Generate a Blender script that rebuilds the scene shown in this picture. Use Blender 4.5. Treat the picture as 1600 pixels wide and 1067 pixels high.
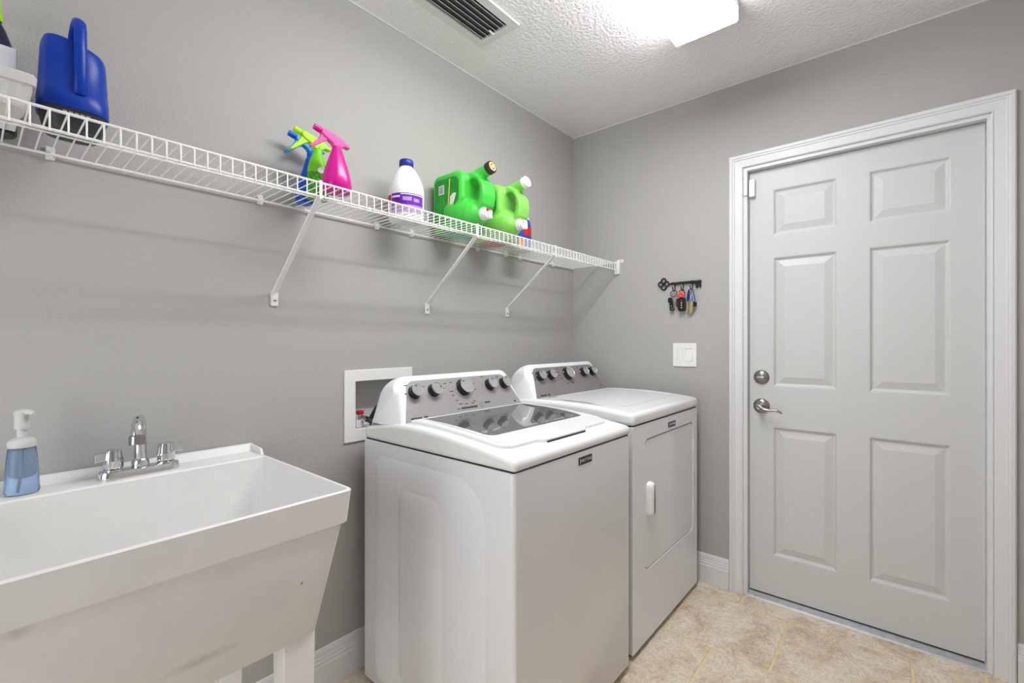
import bpy, bmesh, math, random
from mathutils import Vector, Matrix
from mathutils.geometry import tessellate_polygon

random.seed(4)
for o in list(bpy.data.objects):
    bpy.data.objects.remove(o)
scene = bpy.context.scene
COL = scene.collection
PI = math.pi

# ------------------------------------------------------------------ camera
cam_data = bpy.data.cameras.new('camera')
cam_data.sensor_width = 36.0
cam_data.lens = 720.55 / 1600 * 36
cam_data.clip_start = 0.02
cam = bpy.data.objects.new('camera', cam_data)
cam.location = (1.5618, -2.432, 1.2233)
cam.rotation_euler = (PI / 2, 0, 0.7033)
COL.objects.link(cam)
scene.camera = cam

# ------------------------------------------------------------------ light
LENS_STRENGTH = 25.0
WORLD_STRENGTH = 3.8
world = bpy.data.worlds.new('world')
scene.world = world
world.use_nodes = True
world.node_tree.nodes['Background'].inputs[0].default_value = (0.95, 0.98, 1.0, 1)
world.node_tree.nodes['Background'].inputs[1].default_value = WORLD_STRENGTH
scene.view_settings.view_transform = 'Standard'
scene.view_settings.look = 'None'
scene.view_settings.gamma = 1.0
scene.view_settings.use_curve_mapping = False
scene.view_settings.exposure = 0.03


# ------------------------------------------------------------------ materials
def lin(c):
    return tuple(((v / 255) / 12.92) if v / 255 <= 0.04045 else (((v / 255) + 0.055) / 1.055) ** 2.4 for v in c) + (1,)


def mat(name, rgb, rough=0.5, metal=0.0, spec=0.5, coat=0.0, trans=0.0, ior=1.45, var=0.0, var_scale=8.0,
        bump=0.0, bump_scale=200.0, emit=0.0, sss=0.0, detail=2.0, bump_dist=0.002):
    m = bpy.data.materials.new(name)
    m.use_nodes = True
    nt = m.node_tree
    b = nt.nodes['Principled BSDF']
    c = lin(rgb)
    b.inputs['Base Color'].default_value = c
    b.inputs['Roughness'].default_value = rough
    b.inputs['Metallic'].default_value = metal
    b.inputs['Specular IOR Level'].default_value = spec
    b.inputs['Coat Weight'].default_value = coat
    b.inputs['Transmission Weight'].default_value = trans
    b.inputs['IOR'].default_value = ior
    if emit:
        b.inputs['Emission Color'].default_value = c
        b.inputs['Emission Strength'].default_value = emit
    tc = None
    if var or bump:
        tc = nt.nodes.new('ShaderNodeTexCoord')
    if var:
        n = nt.nodes.new('ShaderNodeTexNoise')
        n.inputs['Scale'].default_value = var_scale
        n.inputs['Detail'].default_value = 4
        nt.links.new(tc.outputs['Object'], n.inputs['Vector'])
        r = nt.nodes.new('ShaderNodeMapRange')
        r.inputs['From Min'].default_value = 0.3
        r.inputs['From Max'].default_value = 0.7
        r.inputs['To Min'].default_value = 1 - var
        r.inputs['To Max'].default_value = 1 + var
        nt.links.new(n.outputs['Fac'], r.inputs['Value'])
        mx = nt.nodes.new('ShaderNodeMix')
        mx.data_type = 'RGBA'
        mx.blend_type = 'MULTIPLY'
        mx.inputs['Factor'].default_value = 1
        mx.inputs['A'].default_value = c
        nt.links.new(r.outputs['Result'], mx.inputs['B'])
        nt.links.new(mx.outputs['Result'], b.inputs['Base Color'])
    if bump:
        n2 = nt.nodes.new('ShaderNodeTexNoise')
        n2.inputs['Scale'].default_value = bump_scale
        n2.inputs['Detail'].default_value = detail
        nt.links.new(tc.outputs['Object'], n2.inputs['Vector'])
        bp = nt.nodes.new('ShaderNodeBump')
        bp.inputs['Strength'].default_value = bump
        bp.inputs['Distance'].default_value = bump_dist
        nt.links.new(n2.outputs['Fac'], bp.inputs['Height'])
        nt.links.new(bp.outputs['Normal'], b.inputs['Normal'])
    return m


def tile_material():
    m = bpy.data.materials.new('beige_stone_tile')
    m.use_nodes = True
    nt = m.node_tree
    b = nt.nodes['Principled BSDF']
    tc = nt.nodes.new('ShaderNodeTexCoord')
    oi = nt.nodes.new('ShaderNodeObjectInfo')
    add = nt.nodes.new('ShaderNodeVectorMath')
    add.operation = 'ADD'
    sc = nt.nodes.new('ShaderNodeVectorMath')
    sc.operation = 'SCALE'
    comb = nt.nodes.new('ShaderNodeCombineXYZ')
    for k in range(3):
        nt.links.new(oi.outputs['Random'], comb.inputs[k])
    nt.links.new(comb.outputs[0], sc.inputs[0])
    sc.inputs['Scale'].default_value = 30
    nt.links.new(tc.outputs['Object'], add.inputs[0])
    nt.links.new(sc.outputs[0], add.inputs[1])
    n1 = nt.nodes.new('ShaderNodeTexNoise')
    n1.inputs['Scale'].default_value = 7
    n1.inputs['Detail'].default_value = 8
    n1.inputs['Roughness'].default_value = 0.65
    n1.inputs['Distortion'].default_value = 0.8
    nt.links.new(add.outputs[0], n1.inputs['Vector'])
    cr = nt.nodes.new('ShaderNodeValToRGB')
    e = cr.color_ramp.elements
    e[0].position = 0.30
    e[0].color = lin((188, 163, 138))
    e[1].position = 0.72
    e[1].color = lin((240, 229, 212))
    el = cr.color_ramp.elements.new(0.48)
    el.color = lin((223, 206, 184))
    nt.links.new(n1.outputs['Fac'], cr.inputs['Fac'])
    n2 = nt.nodes.new('ShaderNodeTexNoise')
    n2.inputs['Scale'].default_value = 38
    n2.inputs['Detail'].default_value = 6
    n2.inputs['Distortion'].default_value = 2.5
    nt.links.new(add.outputs[0], n2.inputs['Vector'])
    r = nt.nodes.new('ShaderNodeMapRange')
    r.inputs['From Min'].default_value = 0.3
    r.inputs['From Max'].default_value = 0.6
    r.inputs['To Min'].default_value = 0.74
    r.inputs['To Max'].default_value = 1.04
    nt.links.new(n2.outputs['Fac'], r.inputs['Value'])
    mx = nt.nodes.new('ShaderNodeMix')
    mx.data_type = 'RGBA'
    mx.blend_type = 'MULTIPLY'
    mx.inputs['Factor'].default_value = 1
    nt.links.new(cr.outputs['Color'], mx.inputs['A'])
    nt.links.new(r.outputs['Result'], mx.inputs['B'])
    nt.links.new(mx.outputs['Result'], b.inputs['Base Color'])
    b.inputs['Roughness'].default_value = 0.45
    bp = nt.nodes.new('ShaderNodeBump')
    bp.inputs['Strength'].default_value = 0.25
    bp.inputs['Distance'].default_value = 0.002
    nt.links.new(n1.outputs['Fac'], bp.inputs['Height'])
    nt.links.new(bp.outputs['Normal'], b.inputs['Normal'])
    return m


M = {}
M['wall'] = mat('grey_wall_paint', (176, 174, 171), 0.75, spec=0.25, bump=0.6, bump_scale=150, bump_dist=0.0022)
M['ceiling'] = mat('white_knockdown_ceiling', (242, 239, 241), 0.9, spec=0.1, bump=1.0, bump_scale=72, detail=5, bump_dist=0.008)
M['trim'] = mat('white_trim_paint', (220, 220, 220), 0.38)
M['door'] = mat('white_door_paint', (203, 203, 202), 0.42)
M['tile'] = tile_material()
M['grout'] = mat('tan_grout', (226, 207, 168), 0.9, var=0.10, var_scale=30)
M['enamel'] = mat('white_appliance_enamel', (231, 232, 234), 0.16, coat=0.35)
M['topwhite'] = mat('white_appliance_plastic', (236, 236, 235), 0.22, coat=0.2)
M['gap'] = mat('dark_rubber_and_grip_shade', (40, 40, 40), 0.8)  # rubber parts, also the painted shade strip under the lid grip
M['silver'] = mat('silver_console_film', (168, 166, 164), 0.42, metal=0.35, bump=0.05, bump_scale=400)
M['silver_dark'] = mat('darker_silver_console_film', (146, 143, 141), 0.42, metal=0.35, bump=0.05, bump_scale=400)
M['knobface'] = mat('brushed_knob_face', (205, 204, 202), 0.25, metal=0.7)
M['chrome'] = mat('chrome', (222, 222, 222), 0.07, metal=1.0)
M['steel'] = mat('satin_nickel', (160, 158, 154), 0.28, metal=1.0)
M['alu'] = mat('scuffed_aluminium', (196, 197, 200), 0.42, metal=0.75, var=0.12, var_scale=40)
M['knobside'] = mat('dark_chrome', (70, 69, 68), 0.15, metal=0.9)
M['print'] = mat('dark_print', (52, 52, 54), 0.6)
M['badge'] = mat('black_badge', (28, 28, 30), 0.35)
M['badgetext'] = mat('badge_silver', (205, 205, 205), 0.35, metal=0.3)
M['lidglass'] = mat('tinted_lid_glass', (96, 95, 94), 0.03, spec=1.0, ior=2.4)
M['tub'] = mat('white_moulded_sink', (229, 228, 226), 0.42, var=0.02, var_scale=14)
M['wire'] = mat('white_vinyl_wire', (236, 235, 232), 0.4)
M['plastic'] = mat('white_plastic', (235, 234, 231), 0.35)
M['paleplastic'] = mat('milky_plastic', (225, 224, 222), 0.35, trans=0.25)
M['iron'] = mat('dark_cast_iron', (44, 42, 41), 0.5, metal=0.5)
M['black'] = mat('black_plastic', (20, 20, 21), 0.35)
M['dark'] = mat('dark_grey_plastic', (48, 49, 54), 0.45)
M['blue_can'] = mat('royal_blue_plastic', (0, 54, 160), 0.34, spec=0.35)
M['navy'] = mat('navy_plastic', (12, 18, 52), 0.25)
M['lime'] = mat('lime_plastic', (168, 226, 12), 0.3)
M['grass'] = mat('green_label_bottle', (62, 150, 18), 0.35, var=0.7, var_scale=110)
M['green_head'] = mat('leaf_green_plastic', (112, 200, 30), 0.35)
M['cyan'] = mat('sky_blue_plastic', (16, 132, 200), 0.3)
M['blue'] = mat('blue_bottle_plastic', (10, 84, 200), 0.3)
M['magenta'] = mat('magenta_plastic', (205, 14, 140), 0.25)
M['pink'] = mat('pink_plastic', (232, 82, 160), 0.3)
M['jugwhite'] = mat('white_hdpe', (238, 237, 235), 0.42)
M['capblue'] = mat('dark_blue_cap', (22, 44, 140), 0.4)
M['purple'] = mat('purple_label', (104, 24, 168), 0.4, var=0.25, var_scale=70)
M['lilac'] = mat('lilac_label', (172, 140, 206), 0.4, var=0.2, var_scale=90)
M['red'] = mat('red_print', (196, 36, 44), 0.45)
M['green1'] = mat('bright_green_hdpe', (70, 200, 70), 0.35)
M['green2'] = mat('pale_green_hdpe', (134, 212, 92), 0.35)
M['green_label'] = mat('deep_green_label', (14, 150, 44), 0.35, var=0.2, var_scale=25)
M['yellow'] = mat('yellow_print', (226, 222, 30), 0.4)
M['yellowgreen'] = mat('yellow_green_print', (176, 226, 24), 0.4)
M['gold'] = mat('pale_gold_ring', (224, 212, 140), 0.4)
M['brown_cap'] = mat('dark_brown_cap', (44, 34, 28), 0.4)
M['orange'] = mat('orange_plastic', (240, 132, 34), 0.4)
M['orange_label'] = mat('orange_red_label', (222, 92, 52), 0.45, var=0.15, var_scale=40)
M['teal'] = mat('teal_label', (96, 196, 160), 0.45, var=0.15, var_scale=40)
M['blue_label'] = mat('blue_label', (20, 70, 180), 0.4)
M['paper'] = mat('white_sticker', (232, 230, 228), 0.5)
M['greyprint'] = mat('grey_print', (150, 148, 150), 0.5)
M['carton'] = mat('white_carton', (226, 226, 230), 0.5)
M['brass'] = mat('brass', (190, 168, 116), 0.4, metal=0.7)
M['leather'] = mat('brown_leather', (70, 34, 24), 0.6)
M['coral'] = mat('coral_fabric', (232, 96, 92), 0.8, var=0.3, var_scale=150)
M['cord_blue'] = mat('blue_cord', (34, 62, 170), 0.5)
M['pale_blue'] = mat('pale_blue_plastic', (150, 176, 220), 0.4)
M['duct_shade'] = mat('painted_duct_shade', (84, 84, 82), 0.8)  # dark colour standing in for shade inside the vent
M['soap_liquid'] = mat('blue_soap', (196, 219, 247), 0.08, trans=0.92, ior=1.33)
M['clear'] = mat('clear_plastic', (232, 240, 250), 0.05, trans=0.97, ior=1.12)
M['boxgrey'] = mat('outlet_box_plastic', (205, 204, 202), 0.5)
M['lens'] = bpy.data.materials.new('glowing_acrylic_lens')
M['lens'].use_nodes = True
_b = M['lens'].node_tree.nodes['Principled BSDF']
_b.inputs['Base Color'].default_value = (0.9, 0.9, 0.9, 1)
_b.inputs['Emission Color'].default_value = (0.98, 0.99, 1.0, 1)
_b.inputs['Emission Strength'].default_value = LENS_STRENGTH
M['lens_side'] = M['lens'].copy()
# the tube behind the acrylic shows as a brighter strip along the middle of the lens
_nt = M['lens'].node_tree
_tc = _nt.nodes.new('ShaderNodeTexCoord')
_sx = _nt.nodes.new('ShaderNodeSeparateXYZ')
_nt.links.new(_tc.outputs['Object'], _sx.inputs[0])


def _math(op, a, bval):
    n = _nt.nodes.new('ShaderNodeMath')
    n.operation = op
    _nt.links.new(a, n.inputs[0])
    n.inputs[1].default_value = bval
    return n.outputs[0]


_g = _math('SUBTRACT', _sx.outputs['X'], 0.982)
_g = _math('DIVIDE', _g, 0.035)
_g = _math('POWER', _math('ABSOLUTE', _g, 0), 2.0)
_ex = _nt.nodes.new('ShaderNodeMath')
_ex.operation = 'POWER'
_ex.inputs[0].default_value = 2.71828
_nt.links.new(_math('MULTIPLY', _g, -1.0), _ex.inputs[1])
_g = _math('MULTIPLY', _ex.outputs[0], LENS_STRENGTH * 2.5)
_g = _math('ADD', _g, LENS_STRENGTH * 0.33)
_nt.links.new(_g, _nt.nodes['Principled BSDF'].inputs['Emission Strength'])
M['lens_side'].name = 'glowing_acrylic_lens_side'
M['lens_side'].node_tree.nodes['Principled BSDF'].inputs['Emission Strength'].default_value = LENS_STRENGTH * 0.9


def add_scuff(m, centre, size, rgb, amount):
    """a rubbed stain of its own shape on the surface"""
    nt = m.node_tree
    b = nt.nodes['Principled BSDF']
    tc = nt.nodes.new('ShaderNodeTexCoord')
    sub = nt.nodes.new('ShaderNodeVectorMath')
    sub.operation = 'SUBTRACT'
    sub.inputs[1].default_value = centre
    dv = nt.nodes.new('ShaderNodeVectorMath')
    dv.operation = 'DIVIDE'
    dv.inputs[1].default_value = size
    ln = nt.nodes.new('ShaderNodeVectorMath')
    ln.operation = 'LENGTH'
    nz = nt.nodes.new('ShaderNodeTexNoise')
    nz.inputs['Scale'].default_value = 60
    nz.inputs['Detail'].default_value = 5
    mr = nt.nodes.new('ShaderNodeMapRange')
    mr.inputs['From Min'].default_value = 1.0
    mr.inputs['From Max'].default_value = 0.2
    mu = nt.nodes.new('ShaderNodeMath')
    mu.operation = 'MULTIPLY'
    mu2 = nt.nodes.new('ShaderNodeMath')
    mu2.operation = 'MULTIPLY'
    mu2.inputs[1].default_value = amount
    mx = nt.nodes.new('ShaderNodeMix')
    mx.data_type = 'RGBA'
    nt.links.new(tc.outputs['Object'], sub.inputs[0])
    nt.links.new(tc.outputs['Object'], nz.inputs['Vector'])
    nt.links.new(sub.outputs[0], dv.inputs[0])
    nt.links.new(dv.outputs[0], ln.inputs[0])
    nt.links.new(ln.outputs['Value'], mr.inputs['Value'])
    nt.links.new(mr.outputs['Result'], mu.inputs[0])
    nt.links.new(nz.outputs['Fac'], mu.inputs[1])
    nt.links.new(mu.outputs[0], mu2.inputs[0])
    nt.links.new(mu2.outputs[0], mx.inputs['Factor'])
    src = b.inputs['Base Color'].links[0].from_socket
    nt.links.new(src, mx.inputs['A'])
    mx.inputs['B'].default_value = lin(rgb)
    nt.links.new(mx.outputs['Result'], b.inputs['Base Color'])


add_scuff(M['tub'], (0.562, -2.150, 0.628), (0.1, 0.075, 0.012), (130, 128, 124), 0.55)
add_scuff(M['tub'], (0.575, -2.385, 0.80), (0.1, 0.02, 0.012), (130, 126, 120), 0.5)
add_scuff(M['tub'], (0.575, -1.965, 0.70), (0.1, 0.004, 0.005), (120, 100, 40), 1.6)


# ------------------------------------------------------------------ mesh helpers
class B:
    """collects shapes; build() links them as ONE mesh object"""

    def __init__(self):
        self.bm = bmesh.new()

    def face(self, vs):
        try:
            return self.bm.faces.new(vs)
        except ValueError:
            return None

    def box(self, x0, x1, y0, y1, z0, z1):
        v = [self.bm.verts.new(p) for p in
             [(x0, y0, z0), (x1, y0, z0), (x1, y1, z0), (x0, y1, z0), (x0, y0, z1), (x1, y0, z1), (x1, y1, z1), (x0, y1, z1)]]
        for f in [(3, 2, 1, 0), (4, 5, 6, 7), (0, 1, 5, 4), (1, 2, 6, 5), (2, 3, 7, 6), (3, 0, 4, 7)]:
            self.face([v[i] for i in f])
        return self

    def loft(self, rings, cap0=True, cap1=True):
        rr = [[self.bm.verts.new(p) for p in r] for r in rings]
        n = len(rr[0])
        for a, b in zip(rr, rr[1:]):
            for i in range(n):
                self.face([a[i], a[(i + 1) % n], b[(i + 1) % n], b[i]])
        if cap0:
            self.face(list(reversed(rr[0])))
        if cap1:
            self.face(rr[-1])
        return self

    def lathe(self, prof, center=(0, 0, 0), axis=(0, 0, 1), seg=28, sx=1.0, sy=1.0):
        """prof: (radius, height) from bottom to top"""
        q = Vector((0, 0, 1)).rotation_difference(Vector(axis).normalized())
        c = Vector(center)
        rings = []
        for r, h in prof:
            r = max(r, 1e-5)
            rings.append([c + q @ Vector((r * sx * math.cos(2 * PI * i / seg), r * sy * math.sin(2 * PI * i / seg), h)) for i in range(seg)])
        return self.loft(rings)

    def tube(self, pts, r, seg=8, closed=False):
        pts = [Vector(p) for p in pts]
        n = len(pts)
        rad = r if isinstance(r, (list, tuple)) else [r] * n
        rings = []
        ref = None
        for i, p in enumerate(pts):
            if closed:
                t = pts[(i + 1) % n] - pts[i - 1]
            else:
                t = pts[min(i + 1, n - 1)] - pts[max(i - 1, 0)]
            t.normalize()
            if ref is None:
                ref = t.orthogonal().normalized()
            ref = (ref - t * ref.dot(t))
            if ref.length < 1e-6:
                ref = t.orthogonal()
            ref.normalize()
            b = t.cross(ref)
            rings.append([p + (ref * math.cos(2 * PI * k / seg) + b * math.sin(2 * PI * k / seg)) * rad[i] for k in range(seg)])
        if closed:
            rings.append(rings[0])
            return self.loft(rings, False, False)
        return self.loft(rings)

    def plate(self, outer, fn, holes=()):
        """outer/holes: 2D loops; fn(u, v, side) -> xyz, side 0 or 1"""
        loops = [list(outer)] + [list(h) for h in holes]
        flat = [p for l in loops for p in l]
        tris = tessellate_polygon([[Vector((p[0], p[1], 0)) for p in l] for l in loops])
        a = [self.bm.verts.new(fn(p[0], p[1], 0)) for p in flat]
        b = [self.bm.verts.new(fn(p[0], p[1], 1)) for p in flat]
        for t in tris:
            self.face([a[i] for i in t])
            self.face([b[i] for i in reversed(t)])
        k = 0
        for l in loops:
            n = len(l)
            for i in range(n):
                j = (i + 1) % n
                self.face([a[k + i], a[k + j], b[k + j], b[k + i]])
            k += n
        return self

    def build(self, name, material, parent=None, smooth=False, bevel=0.0, seg=2, sub=0, remesh=0.0, weld=0.0):
        bm = self.bm
        if weld:
            bmesh.ops.remove_doubles(bm, verts=bm.verts, dist=weld)
        bmesh.ops.recalc_face_normals(bm, faces=bm.faces)
        me = bpy.data.meshes.new(name)
        bm.to_mesh(me)
        bm.free()
        me.materials.append(M[material] if isinstance(material, str) else material)
        if smooth:
            for p in me.polygons:
                p.use_smooth = True
        o = bpy.data.objects.new(name, me)
        COL.objects.link(o)
        if parent is not None:
            o.parent = parent
            o.matrix_parent_inverse = Matrix.Translation(-parent_loc(parent))
        if remesh:
            md = o.modifiers.new('remesh', 'REMESH')
            md.mode = 'VOXEL'
            md.voxel_size = remesh
            md.use_smooth_shade = True
            sm = o.modifiers.new('smooth', 'SMOOTH')
            sm.factor = 0.5
            sm.iterations = 6
        if bevel:
            md = o.modifiers.new('bevel', 'BEVEL')
            md.width = bevel
            md.segments = seg
            md.limit_method = 'ANGLE'
            md.angle_limit = math.radians(35)
            md.harden_normals = False
        if sub:
            md = o.modifiers.new('sub', 'SUBSURF')
            md.levels = sub
            md.render_levels = sub
        if smooth and not remesh:
            bpy_smooth_by_angle(me)
        return o


def bpy_smooth_by_angle(me, deg=40):
    bm = bmesh.new()
    bm.from_mesh(me)
    lim = math.radians(deg)
    for e in bm.edges:
        if len(e.link_faces) == 2 and e.calc_face_angle(0) > lim:
            e.smooth = False
    bm.to_mesh(me)
    bm.free()


def parent_loc(o):
    return o.location.copy()      # parts sit at the origin of their thing's undone offset


def thing(name, label, cat, loc, group=None):
    o = bpy.data.objects.new(name, None)
    COL.objects.link(o)
    o.location = loc
    o.empty_display_size = 0.05
    o['label'] = label
    o['category'] = cat
    if group:
        o['group'] = group
    return o


def struct(o, label=None, cat=None):
    o['kind'] = 'structure'
    if label:
        o['label'] = label
    if cat:
        o['category'] = cat
    return o


def tag(o, label, cat, group=None):
    o['label'] = label
    o['category'] = cat
    if group:
        o['group'] = group
    return o


def rrect(x0, x1, y0, y1, r, n=6):
    """rounded rectangle loop; r number or 4 (x1y1, x0y1, x0y0, x1y0)"""
    rs = [r] * 4 if not isinstance(r, (list, tuple)) else r
    out = []
    for (cx, cy, a0), q in zip(((x1, y1, 0), (x0, y1, 90), (x0, y0, 180), (x1, y0, 270)), rs):
        sx = 1 if cx == x1 else -1
        sy = 1 if cy == y1 else -1
        if q <= 0:
            out.append((cx, cy))
            continue
        ox, oy = cx - sx * q, cy - sy * q
        for k in range(n + 1):
            a = math.radians(a0 + 90 * k / n)
            out.append((ox + q * math.cos(a), oy + q * math.sin(a)))
    return out


def densify(loop, step):
    out = []
    n = len(loop)
    for i in range(n):
        a, b = loop[i], loop[(i + 1) % n]
        d = math.hypot(b[0] - a[0], b[1] - a[1])
        k = max(1, int(d / step))
        for j in range(k):
            out.append((a[0] + (b[0] - a[0]) * j / k, a[1] + (b[1] - a[1]) * j / k))
    return out


def circle(cx, cy, r, n=24, ry=None):
    return [(cx + r * math.cos(2 * PI * i / n), cy + (ry or r) * math.sin(2 * PI * i / n)) for i in range(n)]


def lerp(tab, x):
    if x <= tab[0][0]:
        return tab[0][1]
    for (a, va), (b, vb) in zip(tab, tab[1:]):
        if x <= b:
            return va + (vb - va) * (x - a) / (b - a)
    return tab[-1][1]


# ------------------------------------------------------------------ room shell
H = 2.485
XR, YB = 2.02, -3.5
WT = 0.12
DX0, DX1, DZ1 = 0.972, 1.814, 2.062      # door opening in the wall
BOX = (-1.505, -1.275, 0.892, 1.078)      # outlet box opening y0,y1,z0,z1

b = B().box(0 - WT, XR + WT, YB - WT, WT + 0.05, -0.06, -0.003)
floor = struct(b.build('floor', 'grout'), 'beige stone tile floor with tan grout joints', 'floor')
TS, TG = 0.4055, 0.0095
row = 0
yt = -0.105 + TS
tiles = 0
while yt > YB:
    y1 = min(yt - TG / 2, 0.0)
    y0 = max(yt - TS + TG / 2, YB)
    off = 1.183 if (row % 2 == 1) else 1.183 + TS / 2
    k = -4
    while True:
        xa, xb = off + k * TS + TG / 2, off + (k + 1) * TS - TG / 2
        k += 1
        if xa > XR:
            break
        xa2, xb2 = max(xa, 0.0), min(xb, XR)
        if xb2 - xa2 < 0.01 or y1 - y0 < 0.01:
            continue
        t = B()
        ch = 0.003
        t.loft([[(xa2, y0, -0.004), (xb2, y0, -0.004), (xb2, y1, -0.004), (xa2, y1, -0.004)],
                [(xa2, y0, -0.0015), (xb2, y0, -0.0015), (xb2, y1, -0.0015), (xa2, y1, -0.0015)],
                [(xa2 + ch, y0 + ch, 0), (xb2 - ch, y0 + ch, 0), (xb2 - ch, y1 - ch, 0), (xa2 + ch, y1 - ch, 0)]])
        t.build('tile', 'tile', floor)
    row += 1
    yt -= TS

b = B().box(-WT, XR + WT, YB - WT, WT, H, H + 0.08)
struct(b.build('ceiling', 'ceiling'), 'white knockdown textured ceiling', 'ceiling')
b = B().plate([(YB, 0), (0, 0), (0, H), (YB, H)], lambda u, v, s: (-WT * s, u, v),
              [[(BOX[0], BOX[2]), (BOX[0], BOX[3]), (BOX[1], BOX[3]), (BOX[1], BOX[2])]])
wall_left = struct(b.build('wall_left', 'wall'), 'grey painted wall behind the wire shelf', 'wall')
b = B().plate([(-WT, 0), (DX0, 0), (DX0, DZ1), (DX1, DZ1), (DX1, 0), (XR + WT, 0), (XR + WT, H), (-WT, H)],
              lambda u, v, s: (u, WT * s, v))
struct(b.build('wall_back', 'wall'), 'grey painted wall around the white door', 'wall')
b = B().box(XR, XR + WT, YB, 0, 0, H)
struct(b.build('wall_right', 'wall'), 'grey painted wall right of the door', 'wall')
# unseen rear wall behind camera; its doorway is added to let fill light in
b = B().plate([(-WT, 0), (0.30, 0), (0.30, 2.06), (1.22, 2.06), (1.22, 0), (XR + WT, 0), (XR + WT, H), (-WT, H)],
              lambda u, v, s: (u, YB - WT * s, v))
struct(b.build('wall_front', 'wall'), 'grey painted wall with an unseen doorway added to let light in', 'wall')

# thin caulk line where walls meet the ceiling
b = B().box(0, 0.004, YB, 0, H - 0.005, H)
struct(b.build('trim_1', 'trim'), 'thin white caulk line between grey wall and ceiling above the shelf', 'trim')
b = B().box(0, XR, -0.004, 0, H - 0.005, H)
struct(b.build('trim_2', 'trim'), 'thin white caulk line between grey wall and ceiling above the door', 'trim')

BP = [(0, 0), (0.015, 0), (0.015, 0.088), (0.0125, 0.094), (0.0125, 0.103), (0.010, 0.107), (0.010, 0.113), (0.0085, 0.118),
      (0.0075, 0.134), (0.004, 0.143), (0, 0.145)]


def baseboard(name, fn, a, c, label):
    b = B().loft([[fn(a, t, z) for t, z in BP], [fn(c, t, z) for t, z in BP]])
    return struct(b.build(name, 'trim'), label, 'baseboard')


baseboard('baseboard_left', lambda s, t, z: (t, s, z), YB, -0.015, 'white moulded baseboard under the sink and behind the washer')
baseboard('baseboard_back', lambda s, t, z: (s, -t, z), 0.0, 0.908, 'white moulded baseboard between dryer and door casing')
baseboard('baseboard_right', lambda s, t, z: (s, -t, z), 1.874, XR, 'short white moulded baseboard right of the door casing')

# ------------------------------------------------------------------ door
door = struct(bpy.data.objects.new('door_1', None), 'white six panel door with casing, deadbolt and lever handle', 'door')
COL.objects.link(door)
door.location = ((DX0 + DX1) / 2, 0.035, 0)
SX0, SX1, SZ0, SZ1 = 0.991, 1.796, 0.022, 2.044
SY = 0.035
cols = [(1.092, 1.341), (1.452, 1.704)]
rows = [(0.209, 0.819), (1.010, 1.621), (1.727, 1.943)]
holes = [[(c0, r0), (c0, r1), (c1, r1), (c1, r0)] for c0, c1 in cols for r0, r1 in rows]
b = B().plate([(SX0, SZ0), (SX1, SZ0), (SX1, SZ1), (SX0, SZ1)], lambda u, v, s: (u, SY + 0.042 * s, v), holes)
slab = b.build('door_slab', 'door', door)
for c0, c1 in cols:
    for r0, r1 in rows:
        p = B()
        prof = [(0.0, 0.001), (0.004, 0.002), (0.009, 0.009), (0.014, 0.0115), (0.017, 0.0115), (0.046, 0.003), (0.048, 0.003)]
        p.loft([[(c0 + d, SY + y, r0 + d), (c1 - d, SY + y, r0 + d), (c1 - d, SY + y, r1 - d), (c0 + d, SY + y, r1 - d)] for d, y in prof], False, True)
        p.build('panel', 'door', slab)
# casing: profile swept with mitred corners, three lengths
CP = [(0, 0), (0, 0.008), (0.003, 0.0115), (0.007, 0.009), (0.036, 0.011), (0.039, 0.0145), (0.045, 0.0145), (0.048, 0.0185), (0.058, 0.0185), (0.063, 0.014), (0.063, 0)]
def casing(pa, pb, da, db):
    b = B()
    b.loft([[(pa[0] + w * da[0], -t, pa[1] + w * da[1]) for w, t in CP], [(pb[0] + w * db[0], -t, pb[1] + w * db[1]) for w, t in CP]])
    b.build('casing', 'trim', door)
casing((DX0, 0), (DX0, 2.063), (-1, 0), (-1, 1))
casing((DX0, 2.063), (DX1 - 0.005, 2.063), (-1, 1), (1, 1))
casing((DX1 - 0.005, 0), (DX1 - 0.005, 2.063), (1, 0), (1, 1))
b = B().box(DX0 - 0.002, SX0 - 0.003, -0.001, WT, 0, DZ1)
b.build('jamb', 'trim', door)
b = B().box(SX1 + 0.003, DX1 + 0.001, -0.001, WT, 0, DZ1)
b.build('jamb', 'trim', door)
b = B().box(SX0 - 0.003, SX1 + 0.003, -0.001, WT, SZ1 + 0.004, DZ1 + 0.001)
b.build('jamb', 'trim', door)
b = B().plate([(-0.004, 0), (0.0, 0.008), (0.03, 0.016), (0.08, 0.018), (0.08, 0)], lambda u, v, s: (SX0 - 0.008 + s * (SX1 - SX0 + 0.016), u, v))
th = b.build('threshold', 'alu', door)
th['label'] = 'scuffed aluminium threshold strip'
b = B().box(SX0, SX1, 0.04, 0.075, 0.014, 0.021)
b.build('door_sweep', 'gap', door)
# deadbolt
def rosette(z, r):
    b = B().lathe([(r, 0), (r, 0.004), (r * 0.93, 0.008), (r * 0.6, 0.015), (0.0, 0.018)], (1.0435, SY, z), (0, -1, 0), 32)
    return b
db = rosette(1.0525, 0.034).build('deadbolt', 'steel', door, smooth=True)
b = B().loft([[(1.0435 - 0.019, SY - y, 1.052 + dz), (1.0435 + 0.019, SY - y, 1.052 + dz), (1.0435 + 0.017, SY - y - 0.013, 1.052 + dz * .7), (1.0435 - 0.017, SY - y - 0.013, 1.052 + dz * .7)]
              for dz, y in ((-0.0055, 0.012), (0.0055, 0.012))])
b.build('thumb_turn', 'steel', db, bevel=0.002)
rs = rosette(0.914, 0.036).build('lever_handle', 'steel', door, smooth=True)
b = B().lathe([(0.011, 0), (0.011, 0.045)], (1.0435, SY - 0.012, 0.914), (0, -1, 0), 16)
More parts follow.
